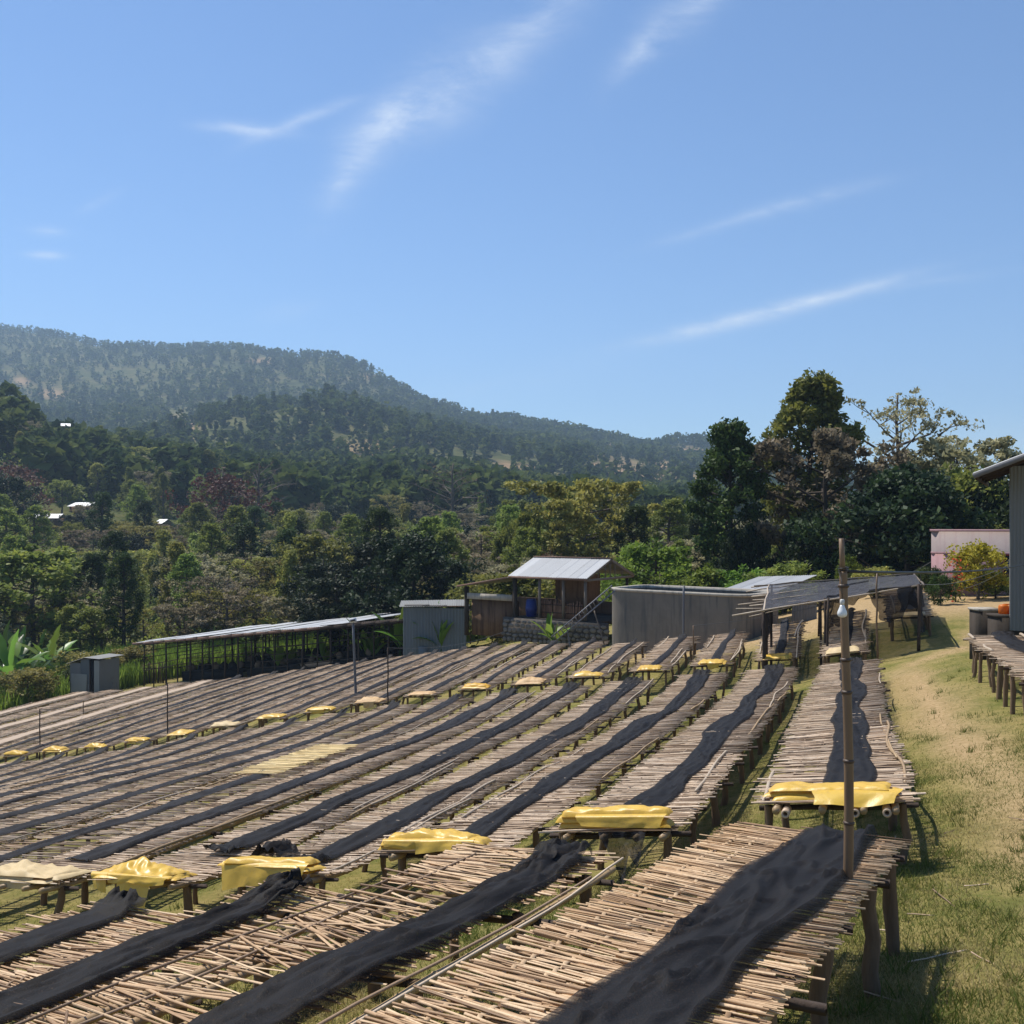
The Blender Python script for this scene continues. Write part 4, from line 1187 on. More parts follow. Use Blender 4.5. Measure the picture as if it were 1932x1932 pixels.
def grow(kind, seed, nleaf=None):
    """returns (trunk MB, crown MB, height) of a tree standing at the origin"""
    r = np.random.default_rng(seed)
    K = dict(
        round=dict(H=11, base=.28, prof=[(.25, .2), (.4, .85), (.6, 1), (.8, .8), (1, .25)], w=4.2, limbs=26, rise=.5, leaf=0.216, n=7140, cl=.75, flat=.75),
        dome=dict(H=10, base=.12, prof=[(.1, .75), (.3, 1), (.6, .95), (.85, .6), (1, .2)], w=4.6, limbs=34, rise=.4, leaf=0.187, n=10200, cl=.8, flat=.75),
        tall=dict(H=16, base=.28, prof=[(.25, .3), (.4, .8), (.6, 1), (.8, .7), (1, .15)], w=3.0, limbs=42, rise=.8, leaf=0.202, n=7140, cl=.7, flat=.9),
        column=dict(H=14, base=.12, prof=[(.1, .5), (.3, 1), (.6, .8), (.85, .45), (1, .08)], w=2.3, limbs=34, rise=.9, leaf=0.173, n=7820, cl=.55, flat=1.3),
        flat=dict(H=9.5, base=.45, prof=[(.5, .3), (.7, .85), (.86, 1), (1, .7)], w=5.4, limbs=22, rise=.75, leaf=0.187, n=6120, cl=.75, flat=.4),
        open=dict(H=11, base=.3, prof=[(.3, .4), (.5, .9), (.75, 1), (1, .45)], w=4.2, limbs=20, rise=.8, leaf=0.173, n=3400, cl=.62, flat=.55),
        sparse=dict(H=12, base=.5, prof=[(.5, .45), (.7, 1), (.85, .9), (1, .4)], w=4.0, limbs=13, rise=.8, leaf=0.122, n=2550, cl=.5, flat=.55),
        cone=dict(H=13, base=.12, prof=[(.1, .8), (.25, 1), (.6, .6), (.85, .28), (1, .04)], w=2.6, limbs=40, rise=.25, leaf=0.173, n=6120, cl=.5, flat=.8),
        bare=dict(H=9, base=.35, prof=[(.35, .5), (.6, 1), (1, .5)], w=3.4, limbs=22, rise=.9, leaf=0.072, n=204, cl=.5, flat=.8),
        bush=dict(H=3.2, base=.05, prof=[(0, .7), (.3, 1), (.7, .85), (1, .35)], w=1.8, limbs=26, rise=.7, leaf=0.115, n=4080, cl=.42, flat=.85),
    )[kind]
    H, W = K['H'], K['w']; n_leaf = nleaf or K['n']
    tr, cr = MB(), MB()
    ph = np.linspace(0, .97, 9)
    sway = np.cumsum(r.normal(0, .035, (9, 2)) * H * .22, axis=0); sway[0] = 0
    TP = np.column_stack([sway, ph * H])
    rt = H * .022 + .04
    tr.tube(TP, rt * (1 - ph * .85) * np.where(ph == 0, 1.35, 1), 7, .3)
    zs, ws = zip(*K['prof'])
    tips = []
    FZ = .99 if kind in ('tall', 'column', 'cone') else .88
    for i in range(K['limbs']):
        f = K['base'] + (1 - K['base']) * ((i + r.random()) / K['limbs']) ** .85
        f = min(f, .95)
        org = np.array([np.interp(f * FZ, ph, TP[:, 0]), np.interp(f * FZ, ph, TP[:, 1]), f * H * FZ])
        az = i * 2.4 + r.normal(0, .4)
        ln = W * np.interp(f, zs, ws) * r.uniform(.7, 1.15)
        rs = K['rise'] * r.uniform(.6, 1.3)
        dirh = np.array([math.cos(az), math.sin(az), 0])
        end = org + dirh * ln + np.array([0, 0, min(ln * rs * .6, H * 1.0 - org[2])])
        mid = (org + end) / 2 + r.normal(0, .1, 3) * ln + np.array([0, 0, -.06 * ln])
        rl_ = rt * .34 * (1 - f * .5) * min(1.2, .35 + ln / W)
        tr.tube([org, mid, end], [rl_, rl_ * .7, rl_ * .25], 4, .3, cap=False)
        tips.append((end, 1.0)); tips.append((mid * .35 + end * .65, .8))
        if kind not in ('cone', 'column', 'tall'):
            tips.append((mid, .45))
        for q in range(3):
            b0 = org + (end - org) * r.uniform(.45, .9)
            d = dirh * r.uniform(.2, .8) + r.normal(0, .55, 3); d[2] = abs(d[2]) * (.5 + K['rise'] * .5)
            e = b0 + d / np.linalg.norm(d) * ln * r.uniform(.25, .5)
            e[2] = min(e[2], H)
            tr.tube([b0, (b0 + e) / 2 + r.normal(0, .04, 3) * ln, e], [rl_ * .4, rl_ * .3, rl_ * .12], 3, .3, cap=False)
            tips.append((e, .9))
    tips.append((np.array([TP[-1, 0], TP[-1, 1], H * .95]), .8)); tips.append((np.array([TP[-1, 0], TP[-1, 1], H * .88]), .8))
    wt = np.array([w for _, w in tips]); tp = np.array([p for p, _ in tips])
    cnt = r.multinomial(n_leaf, wt / wt.sum())
    idx = np.repeat(np.arange(len(tp)), cnt)
    rad = K['cl'] * r.uniform(.6, 1.35, len(tp))
    off = r.normal(0, 1, (n_leaf, 3)); off /= np.linalg.norm(off, axis=1)[:, None]
    off *= (r.random(n_leaf) ** .5)[:, None]
    off *= rad[idx][:, None]; off[:, 2] *= K['flat']
    if kind == 'column':
        off[:, 2] -= np.abs(r.normal(0, .25, n_leaf))
    Cn = tp[idx] + off
    Cn[:, 2] = np.maximum(Cn[:, 2], .05)
    cv_ = r.random(len(tp))
    leaf_quads(cr, Cn, K['leaf'], r, var=.55 * cv_[idx] + .45 * r.random(n_leaf))
    return tr, cr, H

PROTO = {}
def proto(key, kind, seed, lm, bm_='bark', nleaf=None):
    tr, cr, H = grow(kind, seed, nleaf)
    a = tr.build('trunk', M[bm_], smooth=True); b = cr.build('crown', M[lm])
    PROTO[key] = (a.data, b.data, H)
    bpy.data.objects.remove(a); bpy.data.objects.remove(b)
def tree(key, x, y, z, height, label, group=None, rz=0, wide=1.0, name='tree', cat='tree'):
    a, b, H = PROTO[key]
    root = empty(name, (x, y, z)); sc = height / H
    root.rotation_euler = (0, 0, rz); root.scale = (sc * wide, sc * wide, sc)
    tag(root, label, cat, group)
    link('trunk', a, root); link('crown', b, root)
    return root
proto('round_dark', 'round', 1, 'lf_deep', 'bark_dark'); proto('round_mid', 'round', 2, 'lf_mid')
proto('dome_dark', 'dome', 3, 'lf_deep', 'bark_dark', 16000)
proto('tall_mid', 'tall', 4, 'lf_mid'); proto('tall_dark', 'tall', 5, 'lf_dark', 'bark_dark')
proto('column_olive', 'column', 6, 'lf_olive'); proto('column_mid', 'column', 7, 'lf_mid')
proto('flat_grey', 'flat', 8, 'lf_grey'); proto('flat_olive', 'flat', 9, 'lf_olive')
proto('open_grey', 'open', 10, 'lf_grey'); proto('open_olive', 'open', 11, 'lf_olive', nleaf=2800)
proto('red', 'dome', 12, 'lf_red', nleaf=3600); proto('bare', 'bare', 13, 'lf_red')
proto('bush_light', 'dome', 14, 'lf_light', nleaf=9000); proto('bush_mid', 'bush', 15, 'lf_mid'); proto('bush_yellow', 'bush', 16, 'lf_yellow')
proto('cone_dark', 'cone', 17, 'lf_mid'); proto('sparse', 'sparse', 18, 'lf_grey'); proto('bush_dark', 'bush', 19, 'lf_dark')
proto('bush_olive', 'bush', 20, 'lf_olive')
proto('hero_a', 'tall', 21, 'lf_dark', 'bark_dark', 15000); proto('hero_b', 'tall', 29, 'lf_mid', 'bark_dark', 15000)
proto('hero_brown', 'open', 23, 'lf_grey', 'bark_dark', 9000); proto('hero_mass', 'dome', 24, 'lf_deep', 'bark_dark', 22000)
proto('hero_mass_b', 'dome', 27, 'lf_mid', 'bark_dark', 16000)
proto('hero_sparse', 'sparse', 25, 'lf_grey', 'bark', 2500); proto('hero_flat', 'flat', 26, 'lf_olive', 'bark', 10000)

def tree_px(key, px, top, Y, base_z=None, **k):
    x = (px - CX) / F * Y
    z = land_z(x, Y) if base_z is None else base_z
    ztop = (HY - top) / F * Y
    return tree(key, x, Y, z - .15, max(1.0, ztop - z + .15), **k)

# --- single trees one can point to
tree_px('dome_dark', 782, 992, 78, label='dark round tree behind the blue-grey tin shed', rz=.4, wide=.95)
tree_px('round_dark', 712, 1010, 84, label='dark tree at the left flank of the dark round tree', rz=1.4, wide=.8)
tree_px('hero_flat', 1098, 918, 88, label='spreading flat-topped tree above the washing station roof', rz=.3, wide=.9)
tree_px('round_mid', 995, 948, 92, label='slender leafy tree left of the flat-topped tree', rz=2.0, wide=.42)
tree_px('bush_light', 1232, 1012, 64, label='bright light-green tree behind the concrete tank', rz=.8, wide=1.12)
tree_px('bush_light', 1338, 1060, 60, label='small bright green bush right of the tank', rz=2.8, wide=1.0)
tree_px('bush_light', 1405, 1062, 58, label='bright green bush below the tall dark tree', rz=4.0, wide=.9)
tree_px('hero_a', 1388, 796, 66, label='tall dark tree with a narrow trunk, left of the right-hand group', rz=.5, wide=.86)
tree_px('dome_dark', 1400, 975, 63, label='dark ivy-covered mass at the foot of the tall dark tree', rz=1.5, wide=.42)
tree_px('hero_b', 1518, 712, 70, label='tallest green tree of the right-hand group', rz=1.0, wide=.95)
tree_px('hero_brown', 1560, 800, 64, label='half-withered grey-brown tree in front of the tallest tree', rz=2.3, wide=.85)
tree_px('round_dark', 1535, 950, 62, label='dark leafy undergrowth tree below the withered tree', rz=.3, wide=.62)
tree_px('hero_sparse', 1690, 726, 72, label='sparse crooked tree rising against the sky at right', rz=.9, wide=.8)
tree_px('hero_mass', 1705, 868, 58, label='dense dark tree mass left of the pink building', rz=.2, wide=.95)
tree_px('hero_mass_b', 1790, 870, 62, label='dense dark green tree behind the pink building', rz=2.2, wide=.9)
tree_px('hero_brown', 1800, 815, 70, label='airy grey-green tree crown left of the metal barn eave', rz=1.2, wide=.95)
tree_px('hero_mass', 1890, 880, 60, label='dark tree standing behind the metal barn corner', rz=4.2, wide=.7)
tree_px('hero_mass_b', 1625, 930, 66, label='dark bushy tree between the withered tree and the dense mass', rz=3.2, wide=.7)
tree_px('cone_dark', 1286, 932, 120, label='slim dark conifer-like tree left of the tall dark tree', rz=.0, wide=.8)
tree_px('column_mid', 1462, 1000, 95, label='small green tree seen between the two tallest trees', rz=.4, wide=1.0)
tree_px('column_olive', 1225, 985, 130, label='olive tree behind the bright light-green tree', rz=.4, wide=1.1)
tree_px('red', 1040, 1032, 76, label='rust-brown bush above the washing station ridge', rz=.4, wide=.55)
tree_px('red', 283, 978, 232, label='rust-red round bush beside a small tin roof', rz=.9, wide=.7)
tree_px('red', 18, 868, 215, label='rust-red tree at the left edge of the wood', rz=.1, wide=1.2)
tree_px('red', 425, 880, 190, label='reddish-brown spreading tree in the middle of the wood', rz=2.1, wide=1.0)
tree_px('bare', 478, 868, 220, label='leafless brown tree in the middle of the wood', rz=.6, wide=1.2)
tree_px('bare', 860, 868, 230, label='leafless brown tree above the dark round tree', rz=2.6, wide=1.3)
tree_px('column_olive', 183, 872, 262, label='feathery yellow-green tree above the far tin roofs', rz=.2, wide=1.5)
tree_px('column_olive', 85, 868, 258, label='feathery olive tree left of the yellow-green tree', rz=1.6, wide=1.4)
tree_px('column_mid', 300, 880, 258, label='slender green weeping trees right of the far tin roofs', rz=3.0, wide=1.2)
tree_px('round_dark', 5, 888, 190, label='dark round tree at the left edge below the rust-red tree', rz=.2, wide=.9)
tree_px('open_grey', 385, 1040, 100, label='bare-stemmed grey tree with pale leaf tufts behind the long shed', rz=1.2, wide=1.05)
tree_px('round_mid', 588, 995, 104, label='large grey-green round tree left of the dark round tree', rz=.7, wide=1.1)
tree_px('round_mid', 60, 1020, 92, label='broad mid-green tree at the left edge behind the banana plants', rz=2.7, wide=1.3)

# --- the wood on the slopes behind: one tree after another
WOOD = 'trees of the wood on the slope behind the yard'
kinds = [('round_mid', .11, 'broad mid-green tree in the wood behind the yard', (8, 12)), ('round_dark', .08, 'broad dark tree in the wood behind the yard', (8, 12)),
         ('tall_mid', .10, 'tall green tree in the wood behind the yard', (11, 15)), ('tall_dark', .06, 'tall dark tree in the wood behind the yard', (11, 15)),
         ('column_olive', .09, 'feathery olive tree in the wood behind the yard', (9, 14)), ('column_mid', .09, 'narrow green tree in the wood behind the yard', (9, 14)),
         ('flat_grey', .15, 'flat-crowned grey-leaved tree in the wood behind the yard', (7, 10)), ('flat_olive', .11, 'flat-crowned olive tree in the wood behind the yard', (7, 10)),
         ('open_grey', .12, 'open grey-leaved tree in the wood behind the yard', (7, 11)), ('open_olive', .10, 'open olive tree in the wood behind the yard', (7, 11))]
rw = np.random.default_rng(77)
WPX = [-400, 60, 160, 260, 360, 460, 560, 660, 770, 880, 960, 1040, 1120, 1200, 1300, 1400]
WHERE = ['by the left edge', 'above the banana clump', 'above the small tin hut', 'above the long shed, left end', 'above the long shed, left half', 'above the long shed, middle', 'above the long shed, right half', 'above the lamp post', 'above the blue-grey tin shed', 'above the lean-to roof', 'above the gabled roof, left half', 'above the gabled roof, right half', 'above the leaning ladder', 'above the concrete tank', 'above the pipe on the tank', 'above the awning']
pw = np.array([k[1] for k in kinds]); pw /= pw.sum()
placed = []
def wood(n, px0, px1, L0, L1, hs=1.0, gap=.55):
    c = 0; tries = 0
    while c < n and tries < n * 30:
        tries += 1
        px = rw.uniform(px0, px1); L = rw.uniform(L0, L1)
        x, y, z = (float(q) for q in hill_at(px, np.array([L]).item()) )
        s, t_ = to_st(x, y)
        if y < yard_end(px): continue
        if any(abs(px - a) < b and y < Yq for a, b, Yq in ((782, 125, 92), (1098, 100, 100), (1232, 95, 78), (1390, 80, 80))): continue
        sep_ = gap * (3.6 + y * .012)
        if any((x - a) ** 2 + (y - b) ** 2 < sep_ ** 2 for a, b in placed): continue
        key, _, lab, (h0, h1) = kinds[rw.choice(len(kinds), p=pw)]
        if hides_house(px, y, z + h0 * hs): continue
        placed.append((x, y))
        where = WHERE[int(np.clip(np.searchsorted(WPX, px) - 1, 0, len(WHERE) - 1))]
        band = 'at the wood edge' if y < 92 else 'low in the wood' if y < 116 else 'midway up the wood' if y < 160 else 'high in the wood' if y < 215 else 'topmost in the wood'
        tree(key, x, y, z - .2, rw.uniform(h0, h1) * hs, lab.replace('in the wood behind the yard', band + ', ' + where), WOOD, rz=rw.uniform(0, 6.28), wide=rw.uniform(.85, 1.2))
        c += 1
def hill_L(Y): return np.interp(Y, [58, 85, 120, 200, 330, 480, 800], [0, 1, 2, 3, 4, 5, 6])
wood(50, -120, 1330, hill_L(62), hill_L(98), .72)
wood(60, -120, 1350, hill_L(95), hill_L(130), .85)
wood(84, -120, 1500, hill_L(128), hill_L(185), .95, .5)
wood(76, -120, 1500, hill_L(182), hill_L(265), 1.0, .5)
wood(26, -120, 420, hill_L(260), hill_L(335), 1.05)
# undergrowth that fills the wood's floor
rb = np.random.default_rng(5)
und = MB()
n_u = 1700
for i in range(n_u):
    px = rb.uniform(-150, 1950); Yv = rb.uniform(60, 150) if rb.random() < .6 else rb.uniform(120, 330)
    x = (px - CX) / F * Yv; s, t_ = to_st(x, Yv)
    if Yv < yard_end(px) - 1: continue
    z = land_z(x, Yv)
    h_ = rb.uniform(1.2, 3.4); w_ = rb.uniform(1.2, 2.6); nn = 60 if Yv < 150 else 34
    o_ = rb.normal(0, 1, (nn, 3)); o_ /= np.linalg.norm(o_, axis=1)[:, None]; o_ *= (rb.random(nn) ** .4)[:, None]
    C = np.array([x, Yv, z + h_ * .45]) + o_ * np.array([w_, w_, h_ * .6])
    leaf_quads(und, C, .26 if Yv < 150 else .42, rb, var=np.clip(rb.random() * .7 + .3 * rb.random(nn), 0, 1))
tag(und.build('undergrowth', M['lf_mid']), 'mixed green shrubs covering the floor of the wood', 'shrubs', kind='stuff')

# --- far woods: too many to count, one mass for each slope
FARW = MB()
def far_tree(mb, x, y, z, h_, w_, r, nn, shape):
    n1_ = nn
    u = r.random(n1_); th = r.uniform(0, 6.283, n1_)
    if shape == 0: prof = np.sqrt(np.clip(1 - (2 * u - .95) ** 2, .05, 1))
    elif shape == 1: prof = np.clip(1.05 - u, .08, 1) * .8
    else: prof = np.where(u > .55, 1.0, .25)
    rr = w_ * prof * np.sqrt(r.uniform(.25, 1, n1_))
    C = np.stack([x + rr * np.cos(th), y + rr * np.sin(th), z + h_ * (.12 + .88 * u)], -1)
    base = r.random() * .8
    leaf_quads(mb, C, w_ * r.uniform(.36, .5), r, up=.5, asp=.75, var=np.clip(base + .3 * (r.random(n1_) - .5) + .12 * (u - .5), 0, 1))
def scatter_far(n, px0, px1, L0, L1, hr, wr, nn, thin, seed, keep_bare=.12, crest=False):
    r = np.random.default_rng(seed)
    px = r.uniform(px0, px1, n); L = r.uniform(L0, L1, n)
    x, y, z = hill_at(px, L)
    py = HY - F * z / y
    b_ = bare_mask(px, py, x, y)
    ok = (r.random(n) > b_ * 1.3) | (r.random(n) < keep_bare)
    cl_ = fbm(x / 85., y / 110., 57, 3)
    ok &= r.random(n) < np.clip(thin + .25 + .9 * cl_, .3, 1)
    c = 0
    for i in np.nonzero(ok)[0]:
        # leave out what a nearer slope hides
        j = int(np.clip((px[i] - uq[0]) / (uq[1] - uq[0]), 0, len(uq) - 1))
        col = HZv[:, j] / HYv[:, j]
        near = HYv[:, j] < y[i] - 20
        h_ = r.uniform(*hr)
        if near.any() and (z[i] + h_) / y[i] < col[near].max() - .004: continue
        far_tree(FARW, x[i], y[i], z[i] - .6, h_, h_ * r.uniform(*wr), r, nn, int(r.choice(3, p=[.6, .27, .13])))
        c += 1
    return c
scatter_far(620, -150, 1500, hill_L(260), hill_L(420), (8, 14), (.26, .42), 90, .75, 1)
scatter_far(2300, -150, 1600, 4.6, 6.02, (8, 17), (.22, .4), 60, .62, 2)
scatter_far(2600, -150, 1700, 6.02, 7.3, (8, 15), (.25, .45), 36, .6, 3)
scatter_far(7200, -150, 1750, 7.0, 8.0, (8, 15), (.26, .46), 24, .62, 4)
scatter_far(420, -150, 1500, 7.93, 8.03, (8, 17), (.24, .5), 34, .55, 5)
tag(FARW.build('far_wood', M['lf_far']), 'scattered far trees covering the hazy hill slopes', 'wood', kind='stuff')
# ------------------------------------------------------------------ buildings
def V3(*a): return np.array(a, float)
hz = V3(0, 0, 1)
def st3(s, t, z): x, y = to_xy(s, t); return V3(x, y, z)
def unit(v): v = np.asarray(v, float); return v / np.linalg.norm(v)

def corrugated(name, o, u, v, parent, m, pitch=.11, amp=.016, nv=2, sheet=None, sag=.0, seed=0, jit=.0):
    """corrugated sheets: o corner, u across the ribs, v along them; one part per sheet"""
    o, u, v = (np.asarray(q, float) for q in (o, u, v))
    lu = np.linalg.norm(u); n = unit(np.cross(u, v)); n = n if n[2] >= 0 else -n
    k = 1 if sheet is None else max(1, round(lu / sheet))
    r = np.random.default_rng(seed); out = []
    for i in range(k):
        a, b = i / k, (i + 1) / k + (.02 if i < k - 1 else 0)
        m_ = max(9, int((b - a) * lu / pitch * 4))
        f = np.linspace(a, b, m_)[:, None]; g_ = np.linspace(0, 1, nv)[None] + r.uniform(-jit, jit)
        w = amp * np.sin(f * lu / pitch * 2 * math.pi) + (.006 if i % 2 else 0) + sag * fbm(f * lu * .4, g_ * 2, seed + i, 2)
        P = o + f[..., None] * u + g_[..., None] * v + w[..., None] * n
        mb = MB(); mb.grid(P, r.random())
        P2 = P - n * .004
        mb.grid(P2[::-1], r.random())
        out.append(mb.build(name, m if not isinstance(m, list) else m[int(r.integers(len(m)))], parent, smooth=True))
    return out

def beam(name, a, b, w, m, parent, h=None, n=None):
    a, b = np.asarray(a, float), np.asarray(b, float)
    d = unit(b - a); ref = V3(0, 0, 1) if abs(d[2]) < .9 else V3(.3, 1, 0)
    y = unit(np.cross(ref, d)); z = np.cross(d, y)
    mb = MB(); mb.box((a + b) / 2, np.linalg.norm(b - a), w, h or w, d, y, z)
    return mb.build(name, m, parent)
def pole(name, a, b, rad, m, parent=None, n=6, k=6, wob=.0, seed=0, taper=.8):
    r = np.random.default_rng(seed)
    f = np.linspace(0, 1, k)[:, None]
    P = np.asarray(a, float) * (1 - f) + np.asarray(b, float) * f
    P[1:-1] += r.normal(0, wob, (k - 2, 3))
    mb = MB(); mb.tube(P, rad * np.linspace(1, taper, k), n)
    return mb.build(name, m, parent, smooth=True)

# ---- long open shed on the left
gz = lambda s, t: drop(*to_xy(s, t))
SA = V3(-26.6, 71.6, 0); sa_ = unit(V3(.864, -.503, 0)); sb_ = V3(.503, .864, 0)
def shp(l, w, z=0.0): return SA + sa_ * l + sb_ * w + V3(0, 0, z)
def shg(l, w): q = shp(l, w); return drop(q[0], q[1])
roofz = lambda l: np.interp(l, [-1, 0, 23.3], [-8.63, -8.57, -5.78])
shed = tag(empty('open_shed', shp(11, 5, shg(11, 5))), 'long open pole shed with a flat tin roof behind the left beds', 'shed')
ll_ = np.linspace(-.6, 23.4, 23)
for i in range(22):
    l0, l1 = ll_[i], ll_[i + 1] + .06
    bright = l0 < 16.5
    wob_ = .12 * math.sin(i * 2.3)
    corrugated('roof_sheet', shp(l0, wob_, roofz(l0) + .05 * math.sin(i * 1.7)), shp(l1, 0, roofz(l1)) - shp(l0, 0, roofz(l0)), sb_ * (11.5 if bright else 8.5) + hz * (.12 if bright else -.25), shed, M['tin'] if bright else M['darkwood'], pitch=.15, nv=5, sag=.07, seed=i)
    beam('eave_board', shp(l0, -.06, roofz(l0) - .1), shp(l1, -.06, roofz(l1) - .1), .04, M['rust'] if bright else M['darkwood'], shed, h=.16)
rs = np.random.default_rng(3)
for si, w_ in enumerate((.3, 4.2, 8.0, 11.2)):
    for l_ in np.arange(.2, 23.2, 1.15 if si in (0, 3) else 2.3):
        a = shp(l_ + rs.normal(0, .08), w_ + rs.normal(0, .05)); a[2] = drop(a[0], a[1]) - .1
        b = a + V3(rs.normal(0, .06), rs.normal(0, .05), 0); b[2] = roofz(l_) - .08
        pole('post', a, b, rs.uniform(.045, .085), M['darkwood'], shed, n=5, k=3, wob=.02, seed=int(l_ * 10))
def shrail(l0, w0, l1, w1, f, rad=.028):
    a, b = shp(l0, w0), shp(l1, w1)
    for q, lq in ((a, l0), (b, l1)):
        g0 = drop(q[0], q[1]); q[2] = g0 + (roofz(lq) - g0) * f + rs.normal(0, .05)
    pole('lattice_rail', a, b, rad, M['darkwood'], shed, n=4, k=4, wob=.03, seed=int(abs(l0) * 7 + f * 100))
for (w_, lv_) in ((.3, (.3, .42, .55, .68, .8, .92)), (11.2, (.3, .45, .6, .72, .84, .94)), (4.2, (.9, .5))):
    for f in lv_:
        for l_ in np.arange(.2, 22.5, 3.6):
            if w_ == .3 and f < .9 and rs.random() < .4: continue
            shrail(l_, w_, min(l_ + 3.8, 23.2), w_, f)
for f in (.35, .5, .65, .8, .93): shrail(.2, .3, .2, 11.2, f)
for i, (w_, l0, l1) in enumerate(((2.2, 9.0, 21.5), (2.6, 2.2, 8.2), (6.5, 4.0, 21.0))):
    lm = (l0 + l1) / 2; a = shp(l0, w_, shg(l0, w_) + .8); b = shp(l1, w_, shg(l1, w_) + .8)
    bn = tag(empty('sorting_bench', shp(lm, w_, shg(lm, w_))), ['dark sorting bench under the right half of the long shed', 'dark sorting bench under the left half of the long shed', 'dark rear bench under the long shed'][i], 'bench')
    beam('bench_top', a, b, 1.3, M['black_void'], bn, h=.08)  # made-up benches, near-black to paint the shed's dark inside
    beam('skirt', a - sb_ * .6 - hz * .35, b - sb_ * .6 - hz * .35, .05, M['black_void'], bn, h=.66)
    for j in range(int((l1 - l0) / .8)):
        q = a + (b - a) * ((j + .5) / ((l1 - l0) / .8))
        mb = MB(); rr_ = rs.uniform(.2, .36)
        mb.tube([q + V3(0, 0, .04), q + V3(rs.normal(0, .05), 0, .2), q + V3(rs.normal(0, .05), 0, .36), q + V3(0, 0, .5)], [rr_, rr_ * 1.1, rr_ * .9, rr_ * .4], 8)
        mb.build('cloth_heap', M['black_void'] if j % 3 else M['crate'], bn, smooth=True)  # made-up heaps, most painted as dark as the shade around them

# ---- small tin hut
hb = V3((160 - CX) / F * 67, 67, 0); hb[2] = drop(hb[0], hb[1])
hut = tag(empty('tin_hut', hb), 'small patched tin hut with a slanting roof at the left end of the shed', 'hut')
ha = unit(V3(.93, -.37, 0)); hbk = unit(V3(.37, .93, 0))
HS = 1.28
ha, hbk, hzz = ha * HS, hbk * HS, hz * HS
c0 = hb - ha * 1.0
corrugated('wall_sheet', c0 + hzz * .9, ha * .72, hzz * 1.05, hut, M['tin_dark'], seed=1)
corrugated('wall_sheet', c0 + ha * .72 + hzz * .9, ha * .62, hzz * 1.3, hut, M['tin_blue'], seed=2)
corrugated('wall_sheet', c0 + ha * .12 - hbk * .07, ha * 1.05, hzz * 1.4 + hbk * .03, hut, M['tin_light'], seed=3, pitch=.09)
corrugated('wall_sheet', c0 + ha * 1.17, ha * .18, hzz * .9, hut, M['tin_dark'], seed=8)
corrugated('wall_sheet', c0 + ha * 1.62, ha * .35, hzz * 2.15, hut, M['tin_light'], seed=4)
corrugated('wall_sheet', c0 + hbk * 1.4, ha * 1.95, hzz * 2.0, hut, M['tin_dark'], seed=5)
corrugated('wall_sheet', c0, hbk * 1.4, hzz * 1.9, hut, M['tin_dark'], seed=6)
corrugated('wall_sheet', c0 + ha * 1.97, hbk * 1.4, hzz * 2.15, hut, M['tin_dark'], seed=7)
rf_o = c0 - ha * .12 - hbk * .15 + hzz * 1.9
corrugated('roof_sheet', rf_o, hbk * 1.75, ha * 1.2 + hzz * .38, hut, M['tin_dark'], seed=9)
corrugated('roof_sheet', rf_o + ha * 1.2 + hzz * .38, hbk * 1.75, ha * 1.02 + hzz * -.02, hut, M['tin_dark'], seed=10)
beam('door_post', c0 + ha * 1.35, c0 + ha * 1.35 + hzz * 2.2, .06, M['darkwood'], hut)
beam('door', c0 + ha * 1.5 + hbk * .05, c0 + ha * 1.5 + hbk * .05 + hzz * 2.1, .26, M['black_void'], hut, h=.03)  # near-black sheet painting the shade in the hut's open door gap
ld = tag(empty('short_ladder', hb + V3(2.1, -.4, 0)), 'short rough wooden ladder leaning by the tin hut', 'ladder')
q0 = hb + V3(2.0, -.5, .1)
for dx_ in (0, .3): pole('side_rail', q0 + ha * dx_, q0 + ha * (dx_ - .25) + hzz * .9 + hbk * .3, .03, M['greywood'], ld)
for f in (.25, .5, .75): pole('rung', q0 + (hzz * .9 + hbk * .3 - ha * .25) * f - ha * .06, q0 + (hzz * .9 + hbk * .3 - ha * .25) * f + ha * .36, .028, M['greywood'], ld)

# ---- blue-grey tin shed
zb = gz(53, 23); zt = -4.91
ts = tag(empty('tin_shed', st3(54, 23, zb)), 'blue-grey corrugated tin shed beside the washing station', 'shed')
A_, B_ = st3(53, 24.9, zb), st3(53, 21.0, zb); du = (B_ - A_)
corrugated('wall_sheet', A_, du, hz * (zt - zb), ts, M['tin_blue'], sheet=.8, seed=21, pitch=.19, amp=.03)
corrugated('wall_sheet', B_, V3(-.15, 2.6, 0), hz * (zt - zb), ts, M['tin_blue'], sheet=.9, seed=22)
corrugated('wall_sheet', A_, V3(-.25, 2.6, 0), hz * (zt - zb), ts, M['tin_blue'], sheet=.9, seed=23)
corrugated('roof_sheet', A_ + hz * (zt - zb + .02) - unit(du) * .25 - V3(0, .25, 0), du * 1.12 + hz * .18, V3(-.2, 3.0, .12), ts, M['tin_dark'], sheet=.9, seed=24)
for f in (.02, .3, .52, .74): pole('roof_pole', A_ + du * f + hz * (zt - zb + .1), A_ + du * min(1, f + .4) + hz * (zt - zb + .16) - V3(0, .1, 0), .04, M['greywood'] if f < .5 else M['rust'], ts)
beam('door', A_ + du * .33 - V3(.03, .09, 0) + hz * .05, A_ + du * .33 - V3(.03, .09, 0) + hz * 1.0, .55, M['tin_blue'], ts, h=.03)

